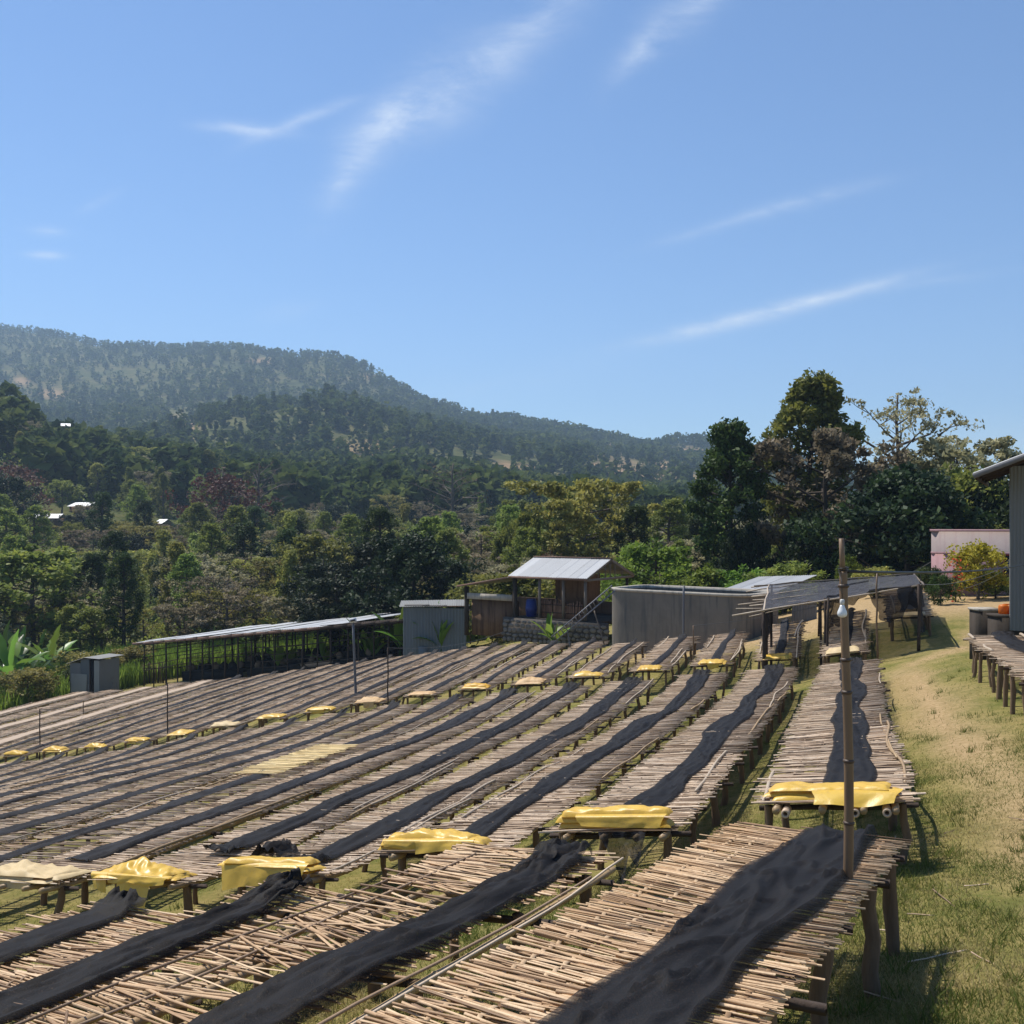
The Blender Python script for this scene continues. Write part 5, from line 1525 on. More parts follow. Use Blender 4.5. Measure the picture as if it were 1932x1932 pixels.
# ---- washing station
b_ = V3(math.sin(R(35)), math.cos(R(35)), 0); a_ = V3(b_[1], -b_[0], 0)
E0 = V3(3.74, 50.0, -2.82)           # right end of the front eave
LW = 4.83
ws = tag(empty('washing_station', E0 - a_ * 3 + b_ * 2.5 + V3(0, 0, -3.1)), 'open coffee washing station with a gabled tin roof and lean-to', 'building')
ridge = E0 + b_ * 2.5 + hz * .92
back = E0 + b_ * 5.0
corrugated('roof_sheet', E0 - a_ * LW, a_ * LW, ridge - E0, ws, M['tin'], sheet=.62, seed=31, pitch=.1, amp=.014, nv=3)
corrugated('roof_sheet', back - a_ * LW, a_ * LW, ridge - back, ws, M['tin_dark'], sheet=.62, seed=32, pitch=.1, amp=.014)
beam('ridge_cap', ridge - a_ * LW + hz * .03, ridge + hz * .03, .22, M['rust'], ws, h=.03)
beam('fascia', E0 - a_ * LW - hz * .06, E0 - hz * .06, .03, M['rust'], ws, h=.1)
for e_, sg in ((0, 1), (1, -1)):
    for k_ in (0, .96):
        q = -a_ * LW * k_ - a_ * .06
        if e_ == 0: beam('rafter', E0 + q - hz * .07, ridge + q - hz * .07, .06, M['greywood'], ws, h=.12)
        else: beam('rafter', back + q - hz * .07, ridge + q - hz * .07, .06, M['greywood'], ws, h=.12)
beam('tie_beam', E0 - a_ * .1 - hz * .1, back - a_ * .1 - hz * .1, .07, M['greywood'], ws, h=.12)
for f in (.25, .4, .5, .6, .75):
    q = E0 + (back - E0) * f - a_ * .1
    beam('strut', q - hz * .05, q + hz * (.92 * (1 - abs(f - .5) * 2) - .08), .05, M['greywood'], ws)
for f in (.18, .36, .62, .82):
    beam('purlin', E0 + (back - E0) * f - a_ * (LW + .05) + hz * (.92 * (1 - abs(f - .5) * 2) - .06), E0 + (back - E0) * f + a_ * .02 + hz * (.92 * (1 - abs(f - .5) * 2) - .06), .05, M['greywood'], ws)
LT = E0 - a_ * (LW + 3.3) + hz * -.66
corrugated('roof_sheet', LT - b_ * .1, b_ * 4.6, (E0 - a_ * (LW - .1) - hz * .05) - LT, ws, M['tin_dark'], sheet=.8, seed=33, nv=3, sag=.05)
beam('lean_to_edge', LT - b_ * .12, E0 - a_ * LW - b_ * .12 - hz * .1, .05, M['rust'], ws, h=.09)
zg_ = -6.15; zf = -4.95
def fp(l, dz, back_=0.25): return V3(*(E0 - a_ * l + b_ * back_)[:2], dz)
for l, z0_ in ((7.75, zg_), (4.55, zg_), (3.0, zf), (1.55, zf), (.25, zf)):
    beam('post', fp(l, z0_), fp(l, -2.9 - (.6 if l > 7 else 0)), .2 if l > 4 else .13, M['conc_block'] if l > 4 else M['greywood'], ws)
for l in (7.6, 4.5, 2.2, .25):
    beam('post', fp(l, zg_, 4.6), fp(l, -2.9 - (.6 if l > 7 else 0), 4.6), .14, M['darkwood'], ws)
beam('ring_beam', fp(7.65, -4.0), fp(4.7, -4.0), .22, M['conc_light'], ws, h=.32)
# brick bay, floor, stone base
beam('brick_wall', fp(7.6, -5.15, .6), fp(4.6, -5.15, .6), .2, M['mudbrick'], ws, h=1.95)
beam('rear_wall', fp(7.6, -4.9, 4.4), fp(.3, -4.9, 4.4), .2, M['mudbrick'], ws, h=1.2)
beam('floor_slab', fp(4.5, zf - .06, 2.4), fp(-.6, zf - .06, 2.4), 4.3, M['conc_block'], ws, h=.12)
beam('stone_base', fp(5.1, -5.6, .1), fp(-1.1, -5.6, .1), .3, M['mortar'], ws, h=1.2)
r_ = np.random.default_rng(9)
zc = -5.08
stone_me = []
for i in range(5):
    mb = MB(); th = np.arange(7) * 2 * math.pi / 7 + .2 * i; rr_ = r_.uniform(.75, 1.05, 7)
    ringA = np.stack([rr_ * np.cos(th), rr_ * 0, rr_ * np.sin(th)], -1); ringB = ringA * .78 + V3(0, -1, 0)
    mb.add(np.concatenate([ringA, ringB]), [(j, (j + 1) % 7, 7 + (j + 1) % 7, 7 + j) for j in range(7)], [(7, 7 + j, 8 + j) for j in range(1, 6)], 0.0)
    o = mb.build('stone_shape', M['stone']); stone_me.append(o.data); bpy.data.objects.remove(o)
sbo = [o for o in ws.children if o.name.startswith('stone_base')][0]
sw = Matrix((Vector(a_), Vector(b_), Vector((0, 0, 1)))).transposed().to_quaternion()
while zc > -6.15:
    l = 5.05 + r_.uniform(0, .2); h0 = r_.uniform(.17, .26)
    while l > -1.0:
        w0 = r_.uniform(.2, .42)
        P = fp(l - w0 / 2, zc - h0 / 2 + r_.normal(0, .02), -.06)
        link('stone', stone_me[int(r_.integers(5))], sbo, P - WL[sbo], sw, (w0 * .52, .05, h0 * .52))
        l -= w0 + .02
    zc -= h0 + .015
# cane screen, hopper, barrel
scr = tag(empty('cane_screen', fp(2.2, zf, .45)), 'upright brown cane screen under the gabled roof', 'screen')
l = 3.0
while l > .35:
    h_ = r_.uniform(.75, 1.0)
    pole('cane', fp(l, zf - .02, .42), fp(l + r_.normal(0, .04), zf + h_, .42), r_.uniform(.026, .042), M['redcane'], scr, n=4, k=2)
    l -= r_.uniform(.055, .1)
for dz in (.3, .7): pole('cross_cane', fp(3.05, zf + dz, .38), fp(.3, zf + dz, .38), .02, M['darkwood'], scr, n=4, k=2)
hp = tag(empty('hopper', fp(1.9, -3.9, 2.2)), 'brown box hopper hanging under the gabled roof', 'hopper')
mb = MB()
top_ = [fp(2.9, -2.75, 1.6), fp(1.1, -2.75, 1.6), fp(1.1, -2.75, 3.2), fp(2.9, -2.75, 3.2)]; mid_ = [p - hz * 1.15 for p in top_]
bot_ = [fp(2.3, -4.6, 2.1), fp(1.7, -4.6, 2.1), fp(1.7, -4.6, 2.7), fp(2.3, -4.6, 2.7)]
mb.add(top_ + mid_ + bot_, [(j, (j + 1) % 4, 4 + (j + 1) % 4, 4 + j) for j in range(4)] + [(4 + j, 4 + (j + 1) % 4, 8 + (j + 1) % 4, 8 + j) for j in range(4)] + [(0, 1, 2, 3)])
mb.build('bin', M['mudbrick'], hp)
for l in (2.85, 1.15): beam('leg', fp(l, -3.9, 1.65), fp(l, zf, 1.65), .08, M['darkwood'], hp)
bar_ = tag(empty('blue_barrel', fp(3.75, zf, .6)), 'dark blue plastic barrel beside the cane screen', 'barrel')
mb = MB(); q = fp(3.75, zf, .6)
mb.tube([q, q + hz * .04, q + hz * .28, q + hz * .3, q + hz * .55, q + hz * .57, q + hz * .84, q + hz * .88], [.24, .27, .29, .31, .31, .29, .27, .22], 16); mb.build('drum', M['blue'], bar_, smooth=True)
mb = MB(); mb.tube([q + hz * .87, q + hz * .9, q + hz * .92], [.24, .25, .2], 16); mb.build('lid', M['blue'], bar_)

# ---- concrete tank
tz0, tz1 = -5.35, -2.98
cl_ = np.array(to_xy(45.4, 8.6)); cr_ = np.array(to_xy(44.2, 5.3)); hwk = 1.75
ax_ = (cr_ - cl_) / np.linalg.norm(cr_ - cl_); nn_ = np.array([-ax_[1], ax_[0]])
def stadium(rad, k=64):
    """ground plan of the tank: straight sides, rounded corners"""
    ce = (cl_ + cr_) / 2; hl_ = np.linalg.norm(cr_ - cl_) / 2 + rad
    th = np.linspace(0, 2 * math.pi, k + 1); e_ = .34
    cs, sn = np.cos(th), np.sin(th)
    return ce + (hl_ * np.sign(cs) * np.abs(cs) ** e_)[:, None] * ax_ + (rad * np.sign(sn) * np.abs(sn) ** e_)[:, None] * nn_
tank = tag(empty('concrete_tank', (*((cl_ + cr_) / 2), tz0)), 'grey round-ended concrete tank behind the back-row beds', 'tank')
def ringz(rad, z): q = stadium(rad); return np.column_stack([q, np.full(len(q), z)])
mb = MB(); mb.grid(np.stack([ringz(hwk, tz0 - .6), ringz(hwk, (tz0 + tz1) / 2), ringz(hwk, tz1 - .12)], 0), .5)
mb.grid(np.stack([ringz(hwk - .16, tz1 - .12), ringz(hwk - .16, tz1 - 1.6)], 0), .5); mb.build('wall', M['concrete'], tank, smooth=False)
mb = MB(); mb.grid(np.stack([ringz(hwk, tz1 - .12), ringz(hwk + .05, tz1 - .10), ringz(hwk + .05, tz1), ringz(hwk - .2, tz1), ringz(hwk - .2, tz1 - .12)], 0), .5); mb.build('rim', M['conc_light'], tank)
q = ringz(hwk - .16, tz1 - 1.55); mb = MB(); mb.add(q, None, [(0, i, i + 1) for i in range(1, len(q) - 2)]); mb.build('water_floor', M['black_void'], tank)
q0 = pix(1290, 1105, 42.2); pp = V3(q0.x, q0.y, q0.z)
tag(pole('standpipe', V3(pp[0], pp[1], -5.2), pp, .055, M['steel'], None, n=8), 'dark upright pipe in front of the concrete tank', 'pipe')
# leaning lattice ladder
la, lb = np.array(pix(1046, 1212, 43.2)), np.array(pix(1161, 1114, 43.6))
lad = tag(empty('long_ladder', la), 'long iron ladder leaning against the left end of the tank', 'ladder')
off_ = V3(-.13, .06, .22)
for o_ in (V3(0, 0, 0), off_): pole('side_rail', la + o_, lb + o_, .03, M['steel'], lad, n=6, k=2, taper=1)
for f in np.linspace(.04, .97, 17): pole('rung', la + (lb - la) * f, la + (lb - la) * f + off_, .024, M['greywood'], lad, n=5, k=2, taper=1)
pole('prop', np.array(pix(1140, 1216, 43.4)), np.array(pix(1121, 1152, 43.6)), .035, M['greywood'], lad)
pole('prop', np.array(pix(1076, 1222, 43.2)), np.array(pix(1070, 1188, 43.3)), .03, M['steel'], lad)

# ---- low tin building behind the tank
rb_ = tag(empty('tin_building', V3(*pix(1450, 1165, 49))), 'low building with a weathered tin roof behind the concrete tank', 'building')
p00, p10, p11 = V3(*pix(1350, 1117, 48)), V3(*pix(1470, 1115, 46)), V3(*pix(1524, 1090, 52))
p01 = V3(*pix(1432, 1088, 53))
corrugated('roof_sheet', p00, p10 - p00, p01 - p00, rb_, M['tin'], sheet=.8, seed=41)
corrugated('wall_sheet', V3(p00[0], p00[1] + .1, -4.8), (p10 - p00) * V3(1, 1, 0), hz * (p00[2] + 4.8 - .05), rb_, M['tin_dark'], sheet=.8, seed=42)
f0, f1 = V3(*pix(1494, 1172, 43.5)), V3(*pix(1541, 1172, 43.0))
fw_ = tag(empty('tin_fence', (f0 + f1) / 2), 'corrugated tin fence panel behind the awning beds', 'fence')
corrugated('sheet', f0 - hz * .1, (f1 - f0) * V3(1, 1, 0), hz * 1.05, fw_, M['tin_dark'], sheet=.55, seed=43, pitch=.12)
beam('top_batten', f0 + hz * .9 - V3(0, .05, 0), f0 + hz * .9 + (f1 - f0) * V3(1, 1, 0) - V3(0, .05, 0), .05, M['greywood'], fw_)

# ---- pink building
pk = V3(*pix(1757, 1140, 45)); pz0, pz1 = -3.75, -.42
pa = unit(V3(.915, -.40, 0)); pb = V3(-pa[1], pa[0], 0)
pink = tag(empty('pink_building', pk + pa * 3), 'single-storey pink plastered building with a flat parapet at right', 'building')
beam('wall', pk + pa * 0 + pb * 2.4 + hz * ((pz0 + pz1) / 2 - pk[2]), pk + pa * 7 + pb * 2.4 + hz * ((pz0 + pz1) / 2 - pk[2]), 4.8, M['white_wall'], pink, h=pz1 - pz0)
beam('coping', pk - pa * .06 - pb * .03 + hz * (pz1 - pk[2] + .05), pk + pa * 7 - pb * .03 + hz * (pz1 - pk[2] + .05), .16, M['pink'], pink, h=.1)
beam('band', pk - pa * .02 - pb * .03 + hz * (pz1 - .95 - pk[2]), pk + pa * 7 - pb * .03 + hz * (pz1 - .95 - pk[2]), .09, M['pink'], pink, h=.09)
beam('lower_wall', pk - pb * .012 + hz * ((pz0 + pz1 - 1) / 2 - pk[2]), pk + pa * 3.0 - pb * .012 + hz * ((pz0 + pz1 - 1) / 2 - pk[2]), .03, M['pink'], pink, h=pz1 - 1.0 - pz0)
def pwin(l0, l1, z0_, z1_, lab):
    w = beam('window', pk + pa * l0 - pb * .05 + hz * ((z0_ + z1_) / 2 - pk[2]), pk + pa * l1 - pb * .05 + hz * ((z0_ + z1_) / 2 - pk[2]), .05, M['glass'], pink, h=z1_ - z0_)
    w['label'] = lab
    for q in np.linspace(l0, l1, 4): beam('bar', pk + pa * q - pb * .09 + hz * (z0_ - pk[2]), pk + pa * q - pb * .09 + hz * (z1_ - pk[2]), .05, M['frame_red'], w)
    for zq in (z0_, z1_): beam('bar', pk + pa * l0 - pb * .09 + hz * (zq - pk[2]), pk + pa * l1 - pb * .09 + hz * (zq - pk[2]), .06, M['frame_red'], w)
pwin(1.05, 1.65, -2.9, -1.5, 'narrow red-framed window'); pwin(2.9, 3.75, -2.8, -1.42, 'wide red-framed window')

# ---- metal barn at the right edge
bx0 = V3(*pix(1906, 880, 25.5)); bw = unit(V3(.885, -.465, 0)); bwb = V3(.465, .885, 0)
zb_ = -2.75
barn = tag(empty('metal_barn', V3(bx0[0] + 2, bx0[1], zb_)), 'corrugated metal barn with an overhanging eave at the right edge', 'building')
B0 = V3(bx0[0], bx0[1], zb_)
for i in range(6):
    hgt = 1.42 - zb_ + .42 * (i + .0) * .62
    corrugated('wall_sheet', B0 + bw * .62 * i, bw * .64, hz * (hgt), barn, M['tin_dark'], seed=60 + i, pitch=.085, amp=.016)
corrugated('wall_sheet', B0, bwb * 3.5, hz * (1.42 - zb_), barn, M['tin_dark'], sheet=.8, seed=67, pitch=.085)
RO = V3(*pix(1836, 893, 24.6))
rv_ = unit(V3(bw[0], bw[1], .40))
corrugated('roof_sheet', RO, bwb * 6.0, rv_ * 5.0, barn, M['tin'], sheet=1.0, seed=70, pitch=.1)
beam('barge_board', RO - hz * .07 - bwb * .02, RO + rv_ * 5 - hz * .07 - bwb * .02, .04, M['steel'], barn, h=.13)
beam('eave_beam', RO + rv_ * .08 - hz * .1, RO + rv_ * .08 + bwb * 6 - hz * .1, .06, M['darkwood'], barn, h=.12)
for f in (.9, 2.2, 3.6): beam('purlin', RO + bwb * f - hz * .1, RO + bwb * f + rv_ * 5 - hz * .1, .06, M['darkwood'], barn, h=.1)
# concrete posts with orange canisters
for i, (x0, x1, yt, yb, Y, lab) in enumerate(((1846, 1890, 1149, 1190, 27.0, 'low concrete block with a pale flat top beside the barn'), (1882, 1940, 1161, 1212, 25.6, 'dark concrete block carrying the orange canister'))):
    a, b = V3(*pix(x0, yt, Y)), V3(*pix(x1, yt, Y)); cb = (a + b) / 2 + V3(0, .3, 0)
    rt = tag(empty('concrete_block', V3(cb[0], cb[1], drop(cb[0], cb[1]))), lab, 'block')
    zlow = drop(cb[0], cb[1]) - .1
    beam('body', V3(a[0] + .03, cb[1], (a[2] + zlow) / 2), V3(b[0] - .03, cb[1], (a[2] + zlow) / 2), .6, M['conc_block'], rt, h=a[2] - zlow - .06)
    beam('top_slab', V3(a[0], cb[1], a[2] - .03), V3(b[0], cb[1], a[2] - .03), .66, M['conc_light'] if i == 0 else M['conc_block'], rt, h=.06)
oc = V3(*pix(1911, 1160, 25.8)); oc[1] += .25
can = tag(empty('orange_canister', oc), 'translucent orange plastic canister on the concrete block', 'canister')
for dx_ in (-.12, .14):
    mb = MB(); q = oc + V3(dx_, 0, 0)
    mb.tube([q, q + hz * .02, q + hz * .19, q + hz * .235, q + hz * .25], [.11, .125, .125, .1, .03], 14); mb.build('can_body', M['orange'], can, smooth=True)
beam('handle', oc + V3(-.12, 0, .25), oc + V3(.14, 0, .25), .03, M['orange'], can)

# ---- net awning over the right-hand beds
aw = tag(empty('net_awning', V3(*pix(1590, 1215, 33))), 'tattered black net awning on poles over the right-hand back beds', 'awning')
c00, c10, c11, c01 = V3(*pix(1437, 1152, 33.2)), V3(*pix(1736, 1103, 31.8)), V3(*pix(1724, 1082, 37.5)), V3(*pix(1452, 1103, 38.5))
uu = np.linspace(0, 1, 46)[:, None]; vv = np.linspace(0, 1, 22)[None]
Pq = (c00 * (1 - uu)[..., None] + c10 * uu[..., None]) * (1 - vv)[..., None] + (c01 * (1 - uu)[..., None] + c11 * uu[..., None]) * vv[..., None]
Pq[..., 2] += .12 * fbm(uu * 5, vv * 3, 51, 4) - .18 * np.sin(uu * math.pi) * np.sin(vv * math.pi) + .03 * fbm(uu * 20, vv * 9, 53, 2)
mb = MB(); mb.grid(Pq, .5); mb.build('roof_net', M['net_roof'], aw, smooth=True)
pole('front_rail', c00 - V3(1.0, .1, .16), c10 + V3(.1, 0, .0), .03, M['pale_pole'], aw, k=9, wob=.02, seed=1)
pole('rear_rail', c01 - V3(.6, 0, .05), c11 + V3(.2, 0, 0), .03, M['greywood'], aw, k=9, wob=.02, seed=2)
for i in range(9):
    f = i / 8
    a = c00 * (1 - f) + c01 * f; L_ = rs.uniform(.8, 1.9)
    pole('batten', a - V3(rs.uniform(.35, 1.0), rs.uniform(-.1, .2), rs.uniform(.05, .2)), a + V3(L_, -.12 * L_, .12), rs.uniform(.014, .026), M['pale_pole'], aw, n=5, k=4, wob=.02, seed=i + 5)
pole('side_rail', c00 - V3(0, .3, 0), c01, .035, M['pale_pole'], aw, k=6, wob=.03, seed=31)
pole('side_rail', c10 - V3(0, .3, 0), c11, .035, M['greywood'], aw, k=6, wob=.03, seed=32)
def awpost(px, pyt, pyb, Y, rad=.05, m='darkwood', name='post'):
    top, bot = V3(*pix(px, pyt, Y)), V3(*pix(px + rs.normal(0, 1), pyb, Y)); bot[2] = drop(bot[0], bot[1]) - .1
    pole(name, bot, top, rad, M[m], aw, k=4, wob=.012, seed=int(px))
for a in ((1440, 1150, 1228, 33, .07), (1447, 1148, 1228, 33.3, .05), (1455, 1140, 1225, 34.6, .05), (1548, 1130, 1205, 33.4, .045), (1556, 1128, 1212, 32.6, .045), (1563, 1128, 1218, 32.0, .045), (1733, 1102, 1228, 31.6, .055), (1722, 1085, 1170, 37.5, .05), (1545, 1105, 1160, 37.8, .05), (1456, 1104, 1165, 38.3, .05)): awpost(*a)
# hanging curtains of net
def curtain(p0, p1, drops, seed, depth=.25, sq=1.0):
    p0, p1 = np.asarray(p0, float), np.asarray(p1, float)
    uu = np.linspace(0, 1, 34)[:, None]; vv = np.linspace(0, 1, 20)[None]
    dr = np.interp(uu, np.linspace(0, 1, len(drops)), drops)
    P = p0 * (1 - uu)[..., None] + p1 * uu[..., None] + 0 * vv[..., None]
    P[..., 2] -= dr * vv
    w = .16 * np.sin(uu * 26 + vv * 3 + seed) * vv + depth * fbm(uu * 4, vv * 2, seed, 3)
    P[..., 1] += w; P[..., 0] += .06 * fbm(uu * 3, vv * 3, seed + 2, 2) * vv * 3
    mb = MB(); mb.grid(P, .5); return mb.build('curtain', M['net_hang'], aw, smooth=True)
curtain(V3(*pix(1638, 1112, 32.2)), c10 + V3(0, .05, 0), [.25, .7, 1.05, 1.15, 1.0, .6, .9], 3)
curtain(c10 + V3(.02, 0, 0), c11 + V3(.1, -.5, 0), [1.5, 1.7, 1.6, 1.5, 1.7], 5)
curtain(V3(*pix(1556, 1125, 33.0)), V3(*pix(1592, 1120, 34.5)), [1.2, .9, 1.1, .7], 8)
curtain(V3(*pix(1548, 1112, 37)), V3(*pix(1640, 1095, 36.5)), [.9, .6, .8, .5], 9)
curtain(V3(*pix(1441, 1150, 33.1)), V3(*pix(1455, 1130, 35.5)), [1.15, 1.2, 1.1], 12, .1)
# small vine mound on the awning
# ------------------------------------------------------------------ poles, wires, lamp
# bamboo pole through the nearest bed
_f = bE.fwd(np.array([6.0]))[0]; _n = np.cross(bE.R[0], _f); _q = bE.C[-1]
_d = V3((1600 - CX) / F, 1, (HY - 1665) / F); _y = float(_n @ _q / (_n @ _d))
pb_ = V3(_d[0] * _y, _y, 0); zbed = _d[2] * _y; z_bot = drop(pb_[0], pb_[1])
bp = tag(empty('bamboo_pole', V3(pb_[0], pb_[1], zbed - .12)), 'tall brown bamboo pole standing at the nearest bed, carrying a cable', 'pole')
PY_ = pb_[1]
zt_ = (HY - 1016) / F * PY_
def poleP(z): f = (z - zbed) / (zt_ - zbed); return V3(pb_[0] - .028 * f + .012 * math.sin(f * 5), pb_[1] - .02 * f, z)
zj = (HY - 1078) / F * PY_
zsn = [zbed - .12, zbed, (HY - 1552) / F * PY_, (HY - 1435) / F * PY_, (HY - 1305) / F * PY_, (HY - 1244) / F * PY_, (HY - 1105) / F * PY_, zj]
mb = MB(); pts = []; rd = []
for i in range(len(zsn) - 1):
    n_ = 5
    for j in range(n_): pts.append(poleP(zsn[i] + (zsn[i + 1] - zsn[i]) * j / n_)); rd.append((.0325 if j else .034) - .0012 * i)
pts.append(poleP(zsn[-1])); rd.append(.024)
mb.tube(pts, rd, 14, .2); mb.build('culm', M['pole'], bp, smooth=True)
for z in zsn[1:-1]:
    mb = MB(); mb.tube([poleP(z - .012), poleP(z - .004), poleP(z + .004), poleP(z + .012)], [.031, .0365, .0365, .031], 14, .5); mb.build('node_ring', M['pole_ring'], bp, smooth=True)
mb = MB(); mb.tube([poleP(zj - .05) + V3(-.004, -.002, 0), poleP(zj + .1) + V3(-.006, 0, 0), poleP(zt_) + V3(-.01, 0, 0)], [.018, .017, .0165], 10, .6); mb.build('tip', M['pole'], bp, smooth=True)
ang_ = np.linspace(0, 15, 60)
mb = MB(); mb.tube(np.array([poleP(zj + .0 + .002 * a) + .031 * V3(math.cos(a), math.sin(a), 0) for a in ang_]), .004, 5, .2); mb.build('wire_tie', M['cable'], bp, smooth=True)
bc = V3(*pix(1589, 1133, PY_ - .16))
bulb = tag(empty('light_bulb', bc - hz * .06), 'white light bulb hanging on the bamboo pole', 'light bulb')
mb = MB(); mb.tube([bc - hz * z for z in (.028, .04, .055, .07, .085, .098, .106, .109)], [.013, .016, .022, .0285, .031, .027, .015, .002], 18, .5); mb.build('globe', M['bulb'], bulb, smooth=True)
mb = MB(); mb.tube([bc + hz * z for z in (.008, .004, -.012, -.028)], [.009, .0135, .0145, .013], 14, .5); mb.build('socket', M['bulb_base'], bulb, smooth=True)
mb = MB(); mb.tube([bc + hz * .005, bc + V3(.004, .02, .12), poleP(zj) + V3(-.03, 0, 0)], .0025, 5, .5); mb.build('cord', M['cable'], bulb)
def cable(a, b, sagm, rad, m, label, cat='cable', n=24, name='cable', group=None):
    a, b = np.asarray(a, float), np.asarray(b, float); f = np.linspace(0, 1, n)[:, None]
    P = a + (b - a) * f; P[:, 2] -= sagm * 4 * f[:, 0] * (1 - f[:, 0])
    mb = MB(); mb.tube(P, rad, 6, .5); return tag(mb.build(name, M[m], smooth=True), label, cat, group)
cable(poleP(zj) + V3(.03, 0, 0), V3(*pix(1990, 1046, 24.5)), .14, .011, 'cable', 'thick black cable from the bamboo pole to the metal barn')
cable(V3(*pix(1738, 1102, 31.8)), V3(*pix(1912, 1062, 26)), .2, .008, 'wire', 'thin wire from the awning corner to the metal barn', 'wire', name='wire')
cable(V3(*pix(1560, 1130, 40)), V3(*pix(1757, 1060, 45)), .25, .012, 'wire', 'thin wire from the awning to the pink building', 'wire', name='wire')
cable(V3(*pix(1820, 1110, 30)), V3(*pix(1912, 1062, 26)), .1, .007, 'wire', 'thin wire slanting down before the yellow bush', 'wire', name='wire')
def yard_pole(px, pyt, Y, rad, m, label, foot=None, name='pole', cat='pole'):
    top = V3(*pix(px, pyt, Y)); fx = top[0] + (0 if foot is None else foot)
    bot = V3(fx, Y, drop(fx, Y) - .2)
    return tag(pole(name, bot, top, rad, M[m], None, n=7, k=7, wob=.012, seed=int(px)), label, cat), top
def pole_Y(px, py): return float(on_top(px, py)[2]) + .35
Yl = pole_Y(672, 1312)
top = V3(*pix(666, 1172, Yl)); bot = V3(*pix(673, 1300, Yl)); bot[2] = drop(bot[0], Yl) - .2
lp = tag(empty('lamp_post', bot), 'dark lamp post with a small white lamp box among the back beds', 'lamp post')
pole('shaft', bot, top, .06, M['steel'], lp, n=8, k=5)
beam('lamp_box', top + V3(-.13, -.05, .02), top + V3(.15, -.05, .06), .1, M['white_box'], lp, h=.2)
beam('lamp_glass', top + V3(-.09, -.12, .03), top + V3(.11, -.12, .06), .03, M['glass'], lp, h=.08)
PG = 'thin poles standing among the beds'
tops = []
for (px, pyt, Y, rad, m, lab) in ((732, 1222, pole_Y(732, 1322), .03, 'darkwood', 'thin dark pole right of the lamp post'), (316, 1288, pole_Y(314, 1387), .03, 'darkwood', 'thin bent pole left of the lamp post among the back beds'), (75, 1338, pole_Y(75, 1411), .03, 'darkwood', 'thin pole at the far left among the back beds'), (157, 1322, pole_Y(157, 1350), .03, 'leg', 'short thin pole near the tin hut'), (1308, 1180, pole_Y(1312, 1250), .026, 'pole', 'thin bamboo pole in front of the concrete tank'), (1655, 1082, 31.5, .034, 'pole', 'slim bamboo pole in front of the awning')):
    o, tp_ = yard_pole(px, pyt, Y, rad, m, lab); tops.append(tp_)
cable(tops[2], tops[3], .15, .010, 'wire', 'sagging wire between the two leftmost thin poles', 'wire', name='wire')
cable(tops[1], V3(*pix(735, 1252, 57)), .1, .008, 'wire', 'faint wire along the back beds to the banana plants', 'wire', name='wire')
cable(tops[2] - hz * .1, tops[1] - hz * .1, .2, .008, 'wire', 'sagging wire left of the bent pole', 'wire', name='wire')
cable(tops[0] + hz * 0, V3(*pix(955, 1190, 50)), .3, .010, 'wire', 'wire from the dark pole towards the washing station', 'wire', name='wire')
cable(tops[4], V3(*pix(1560, 1140, 36)), .1, .008, 'wire', 'thin wire across the concrete tank', 'wire', name='wire')

# ---- houses in the wood
HOUSES = []
def house(px, py, Y, w, d_, h_, yaw, label, rm='tin_bright', wm='mudbrick'):
    c = V3(*pix(px, py, Y)); g0 = land_z(c[0], c[1])
    HOUSES.append((px, Y))
    rt = tag(empty('farm_house', V3(c[0], c[1], g0)), label, 'house', 'farm houses in the wood')
    u = V3(math.cos(yaw), math.sin(yaw), 0); v = V3(-u[1], u[0], 0)
    beam('wall', c - u * w / 2 - hz * (h_ / 2 + .4), c + u * w / 2 - hz * (h_ / 2 + .4), d_, M[wm], rt, h=h_)
    for sg in (-1, 1):
        o = c - u * (w / 2 + .4) + v * sg * (d_ / 2 + .4) - hz * .45
        corrugated('roof_sheet', o, u * (w + .8), -v * sg * (d_ / 2 + .4) + hz * 1.0, rt, M[rm], sheet=1.2, seed=int(px), pitch=.2)
    beam('door', c - u * .4 - v * (d_ / 2 + .03) - hz * 1.6, c + u * .4 - v * (d_ / 2 + .03) - hz * 1.6, .05, M['darkwood'], rt, h=1.8)
house(*HPLACE[0], 6.6, 5.0, 2.4, .05, 'farm house with a bright tin roof at far left in the wood')
house(*HPLACE[1], 6.0, 4.6, 2.4, -.4, 'farm house with a bright tin roof half hidden above the first one')
house(*HPLACE[2], 2.4, 2.6, 2.2, -.6, 'small tin-roofed hut beside the rust-red bush')
house(*HPLACE[3], 2.2, 2.4, 2.0, .4, 'tiny pale roof on the left hillside')

SHL = ['olive shrub in front of the leftmost farm house', 'green shrub before the half-hidden farm house', 'shrub before the small tin-roofed hut', 'shrub before the tiny hillside house']
for i, (px, Y) in enumerate(HOUSES):
    for j, dx_ in enumerate((-26, 4, 30)):
        Yq = Y - 6; x = (px + dx_ * 130 / Y - CX) / F * Yq
        tree(('bush_olive', 'bush_mid', 'bush_olive')[j], x, Yq, land_z(x, Yq) - .1, 1.9 + .4 * (j % 2), SHL[i] + (', left one', ', middle one', ', right one')[j], 'shrubs before the farm houses', i * 1.1 + j, 1.25, 'shrub', 'shrub')

